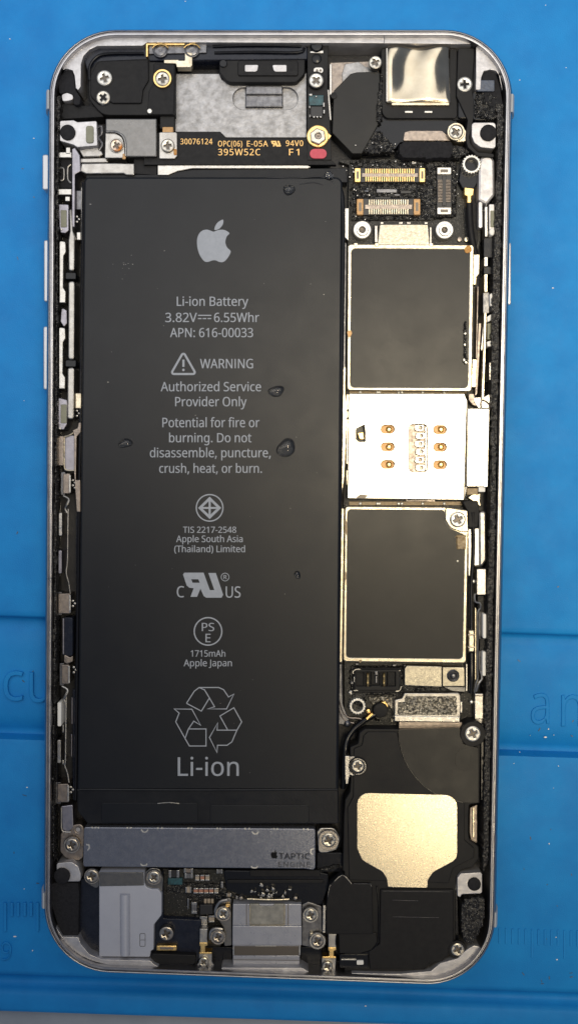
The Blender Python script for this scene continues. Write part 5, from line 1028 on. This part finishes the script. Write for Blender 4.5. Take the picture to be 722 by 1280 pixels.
MB().lathe(589, 878, [(2, 20), (2, 32), (0, 33)], 10).build('light_bead', M['whitescrew'], ph)
lb('dark_flange', 600.5, 905, 604, 1000, 40, 'gloss', 1)

# ================================================================ lower end, left to middle
prism('microphone_housing', fillet([(101, 1100, 2), (120, 1088), (204, 1090), (204, 1148), (252, 1150), (252, 1196), (242, 1208, 4), (208, 1209, 5), (200, 1203), (128, 1199, 14), (106, 1188, 14), (99, 1170)], 2), 33, 9, M['blueseal'], ph, 1)
cov2 = prism('grey_cover', fillet([(124, 1090, 1), (180.5, 1090, 2), (180.5, 1103, 0), (183, 1109, 5), (190, 1111.5, 3), (198, 1111.5, 3), (202, 1117, 3), (202, 1144, 4), (192.5, 1156, 3), (192, 1187, 1), (188.5, 1189, 1), (187.5, 1196.5, 2), (124, 1196, 2)], 1), 43, 12, M['cover'], ph, 1.1)
prism('cover_lip', fillet([(124.5, 1090.5), (179.5, 1090.5), (180, 1107), (124.5, 1108)], 1), 44, 42, M['taupe'], cov2, .5)
b = MB(); b.tube([(156.5, 1117, 42.2), (156.5, 1150, 42.3), (156.8, 1193, 42.2)], 6.4, 16, 3); b.build('raised_rib', M['cover'], cov2)
b = MB(); b.stroke(rect(175, 1167, 181.6, 1183, 1.4), .7, 43.2, True); b.stroke([(175.6, 1175), (181, 1175)], .6, 43.2); b.build('pressed_outline', M['taupe'], cov2)
prism('cover_ear', fillet([(124, 1089), (124, 1113), (110, 1105, 6), (105, 1096, 7), (110, 1085, 7)], 4), 39, 12, M['taupe'], cov2, .8); prism('cover_ear', fillet([(181, 1091), (188, 1085, 6), (200, 1086, 6), (204, 1098, 6), (203, 1116), (190, 1112), (182, 1106, 5)], 2), 39, 12, M['taupe'], cov2, .8)
screw(115, 1095.5, 8.4, 45, 'dullscrew', .2, (9.8, 'dullscrew', 1)); screw(192.5, 1097, 7.6, 45, 'screw', .7, (9.6, 'dullscrew', 1)); screw(208, 1167.5, 9.2, 43, 'dullscrew', .4)
block('gold_bar', 195.5, 1182, 221, 1189, 40, 30, M['gold'], ph, 1.6, 1.4); block('gold_bar_top', 200, 1184, 217, 1187, 40.6, 38, M['brown'], ph, 1, .3)
prism('black_foot', fillet([(190, 1192), (245, 1194), (244, 1206, 4), (208, 1209, 6), (196, 1204), (188, 1199)], 2), 42, 9, M['black'], ph, 1)
# charging board with its tiny parts
prism('charging_board', [(202, 1086), (402, 1090), (404, 1132), (290, 1132), (268, 1210), (246, 1210), (244, 1150), (202, 1150)], 24, 9, M['pcb'], ph, .6)
def smd(x0, y0, x1, y1, body, z=30, term=True):
    o = block('chip_part', x0, y0, x1, y1, z, 22, M[body], ph, .6, .5)
    if term:
        w_ = (x1 - x0)*.24; h_ = (y1 - y0)
        b = MB()
        if x1 - x0 >= y1 - y0: b.prism(rect(x0 - .3, y0 - .2, x0 + w_, y1 + .2, .5, 2), z + .5, 22, .5); b.prism(rect(x1 - w_, y0 - .2, x1 + .3, y1 + .2, .5, 2), z + .5, 22, .5)
        else: w_ = h_*.24; b.prism(rect(x0 - .2, y0 - .3, x1 + .2, y0 + w_, .5, 2), z + .5, 22, .5); b.prism(rect(x0 - .2, y1 - w_, x1 + .2, y1 + .3, .5, 2), z + .5, 22, .5)
        b.build('solder_end', M['solder'], o)
smd(211, 1088, 224, 1097, 'chip'); smd(210, 1098, 228, 1106, 'teal', 28, False); smd(230, 1086, 241, 1091, 'brown'); smd(231, 1092, 241, 1098, 'darkmetal')
for k in range(3): smd(244 + 6.4*k, 1094, 249 + 6.4*k, 1101, 'copper' if k == 1 else 'ceramic')
smd(271, 1087, 278, 1092, 'darkmetal'); smd(232, 1109, 239, 1116, 'ceramic')
for k in range(5): smd(242 + 6.4*k, 1110.5, 247.4 + 6.4*k, 1117, 'copper' if k < 4 else 'ceramic', 29)
for k in range(3): smd(255 + 4.3*k, 1124, 258.4 + 4.3*k, 1129.5, 'ceramic', 28, False)
smd(239.5, 1128, 246, 1142, 'darkmetal', 32); smd(250, 1131, 266, 1143, 'chip', 33, False); smd(234.4, 1123, 236, 1136, 'solder', 31, False)
smd(250, 1146, 259, 1158, 'steel', 30); smd(261, 1145, 268, 1153, 'ceramic', 31); smd(283, 1117, 289, 1121, 'ceramic'); smd(295, 1120, 303, 1124, 'darkmetal')
smd(276, 1102, 279, 1110, 'solder', 31, False)
MB().crust([(206, 1100), (300, 1104), (304, 1124), (270, 1128), (262, 1160), (244, 1160), (232, 1120), (206, 1118)], 25.5, 20, 1.3, 1.6, 91).build('residue', M['soot'], ph, kind='stuff')
prism('black_flex', fillet([(280, 1088), (398, 1090), (410, 1093), (411, 1107), (406, 1120), (402, 1131), (380, 1131), (352, 1122), (300, 1119), (283, 1112)], 2), 33, 20, M['gloss'], ph, 1)
block('black_flex', 284, 1100, 404, 1104, 35, 28, M['black'], ph, 1.5); block('black_flex', 312, 1088, 400, 1096, 34.5, 28, M['black2'], ph, 1.5)
b = MB(); rnd = random.Random(23)
for k in range(22):
    x, y = rnd.gauss(338, 11), rnd.gauss(1117, 4.2); e = rnd.uniform(.8, 3.0); b.prism(circ(x, y, e, 9, e*rnd.uniform(.4, 1.2), wob=.3), rnd.uniform(35, 40), 28, min(.9, e*.4))
b.build('solder_spatter', M['solder'], ph, kind='stuff')
# charging port
port = prism('charging_port', fillet([(291, 1130, 1), (376.5, 1130, 1), (376.5, 1158), (374.5, 1158), (374.5, 1206, 1.5), (291, 1206.5, 1.5), (290.5, 1158)], .6), 40, 9, M['port'], ph, 1)
block('port_step', 290.4, 1157.5, 377, 1182, 43, 38, M['port'], port, .8, 1.0)
prism('port_slot', rect(293, 1183, 373.4, 1194, .4, 2), 40.8, 39, M['recess'], port, .2)
for x in (290.8, 373.4): block('bright_edge', x, 1181, x + 2, 1194, 42.2, 36, M['bright'], port, .4, .4)
b = MB(); b.stroke([(319, 1182.4), (345, 1182.4)], .9, 43.1); b.build('bright_edge', M['whitescrew'], port)
prism('port_lip', rect(291.4, 1194.6, 374, 1198, .4, 2), 41.4, 39, M['port'], port, .5)
b = MB(); b.stroke([(292, 1199.8), (374, 1200.4)], .7, 40.3); b.build('seam', M['recess'], port)
for a_, c_ in (((308, 1130), (308, 1157)), ((360, 1130), (360, 1157))):
    b = MB(); b.stroke([a_, c_], .9, 40.3); b.build('seam', M['recess'], port)
wn = prism('port_window', fillet([(312, 1130), (323, 1130), (325, 1133), (341, 1133), (343, 1130), (355.5, 1130), (355.5, 1156.5), (312, 1156.5)], .8), 42, 38, M['glassy'], port, .8)
b = MB(); b.tube([(355.6, 1131, 42.6), (355.4, 1156, 42.6), (312.4, 1156.4, 42.6), (312, 1131, 42.6)], .8, 6, 0); b.build('window_rim', M['cream'], wn)
b = MB(); b.tube([(309, 1123.6, 38), (340, 1124.6, 39), (361, 1124, 38)], 1.2, 8); b.build('gold_wire', M['cream'], ph)
for x in (301, 369): MB().lathe(x, 1123, [(4, 28), (3.6, 35), (2, 37.6), (0, 38)], 14).build('solder_lump', M['dullscrew'], ph)
prism('port_bracket', fillet([(270, 1134, 8), (280, 1124, 8), (289, 1122, 3), (290, 1182), (280, 1183), (279, 1160), (274, 1152, 6)], 2), 34, 9, M['taupe'], ph, 1)
prism('port_bracket', fillet([(377, 1131), (385, 1127, 4), (402, 1133, 2), (403, 1168, 3), (398, 1186, 8), (386, 1184, 4), (377, 1182)], 2), 34, 9, M['darkmetal'], ph, 1)
b = MB(); b.tube([(270, 1146, 37), (269.6, 1136, 39), (275, 1127, 40), (284, 1124.4, 40)], 2.0, 8, 3); b.build('bracket_curl', M['steel'], ph)
b = MB(); b.tube([(262.8, 1174, 37), (263.6, 1164, 38), (270, 1160.4, 39), (278, 1161.4, 39)], 2.0, 8, 3); b.build('bracket_curl', M['steel'], ph)
screw(279, 1142.5, 7.4, 43, 'screw', .7, (9.8, 'dullscrew', 1)); screw(272.5, 1171.5, 7.4, 42, 'dullscrew', .3, (9.6, 'dullscrew', 1))
screw(388, 1144, 7.6, 43, 'screw', .35, (9.8, 'steel', 1)); screw(396.5, 1176.5, 8, 42, 'dullscrew', .5, (10.4, 'steel', 1))
block('gold_clip', 282, 1130, 287.6, 1134, 38, 20, M['gold'], ph, .8); block('gold_clip', 387, 1166, 391, 1176, 38, 20, M['cream'], ph, .6)
block('dark_bracket', 247, 1184, 290, 1208, 26, 9, M['gloss'], ph, 1); block('dark_bracket', 376, 1184, 402, 1210, 26, 9, M['gloss'], ph, 1)
def foot(x, sx, ys):
    prism('ground_clip', fillet([(x - 5, ys), (x + 5.5, ys), (x + 4.6, ys + 4), (x + 4.2, ys + 13), (x + 5.4, ys + 18), (x - 5, ys + 18), (x - 5, ys + 12)], .8), 41, 12, M['steel'], ph, .8)
    prism('ground_clip', fillet([(x - 5.2, ys + 17.4), (x + 5, ys + 17.4), (x + 5, ys + 21), (x + 2, ys + 22), (x + 2, ys + 31), (x - 4, ys + 31), (x - 4, ys + 22), (x - 5.2, ys + 21)], .6), 42, 12, M['gold'], ph, .7)
foot(254.5, 1, 1161); foot(415, -1, 1167)
prism('clip_foot', fillet([(248.5, 1191), (265, 1191), (265, 1202), (272, 1213, 4), (236, 1213, 2), (246, 1206), (249, 1202)], 2), 40, 12, M['steel'], ph, .9)
prism('clip_foot', fillet([(401.5, 1196.5), (420, 1196.5), (419, 1212), (424, 1219, 2), (396, 1217, 2), (402, 1210)], 2), 40, 12, M['steel'], ph, .9)
block('gold_edge', 249, 1190.4, 264.6, 1192.8, 42.4, 30, M['gold'], ph, .6, .5); block('gold_edge', 402.4, 1195.8, 419.6, 1198.2, 42.4, 30, M['gold'], ph, .6, .5)
screw(254.5, 1203, 6.2, 44.5, 'screw', .8); screw(409, 1208.5, 6.6, 44.5, 'screw', .5)
prism('bottom_seal', fillet([(128, 1199), (190, 1199), (240, 1208), (262, 1212), (270, 1218), (284, 1206), (374, 1206), (396, 1222), (440, 1216), (440, 1205), (400, 1195), (240, 1190), (130, 1190)], 2), 22, 9, M['black'], ph, .6)

# ================================================================ water drops on the phone
def drop(x, y, rx, ry, h, z, label, ang=0.0, seed=0):
    b = MB(); cx, cy = P(x, y, z); n = 48; prev = None; rd = random.Random(seed); p1, p2 = rd.uniform(0, 6), rd.uniform(0, 6)
    for q in (1.0, 1.0, .985, .96, .92, .86, .78, .68, .56, .42, .27, .12):
        ids = []
        for i in range(n):
            t = 2*math.pi*i/n; w = 1 + .10*math.sin(2*t + p1) + .07*math.sin(3*t + p2)
            u, v = rx*q*w*math.cos(t), ry*q*w*math.sin(t)
            ids.append(b.add((cx + u*math.cos(ang) - v*math.sin(ang), cy + u*math.sin(ang) + v*math.cos(ang), (z - 1.0 if prev is None else z + h*math.sqrt(max(0, 1 - q*q))*(1 + .1*q*math.sin(t + p1))))))
        if prev: b.ring(prev, ids)
        else: base = ids
        prev = ids
    b.face(prev); b.face(base[::-1])
    o = b.build('water_drop', M['water'], None, sharp=80); tag(o, label, 'water drop', 'water drops on the phone'); return o
drop(357.5, 560, 11.5, 11.5, 6, 42, 'largest water drop on the battery, right of the small print', .4, 1)
drop(345, 489, 10.5, 6.4, 4.5, 42, 'flat oval water drop to the right of the words Authorized Service', .05, 2)
drop(157, 554, 8.2, 6, 4, 42, 'oval water drop near the left edge of the battery', .2, 3)
drop(361, 237.5, 6.8, 7, 4.5, 42, 'round water drop near the battery top edge, below the silver strip', 0, 4)
drop(371.5, 718.5, 4.2, 4.6, 3, 42, 'tiny round water drop low on the right half of the battery', 0, 5)
drop(411, 220, 6, 5.4, 3.5, 42, 'small water drop on the top right corner of the battery', .6, 6)
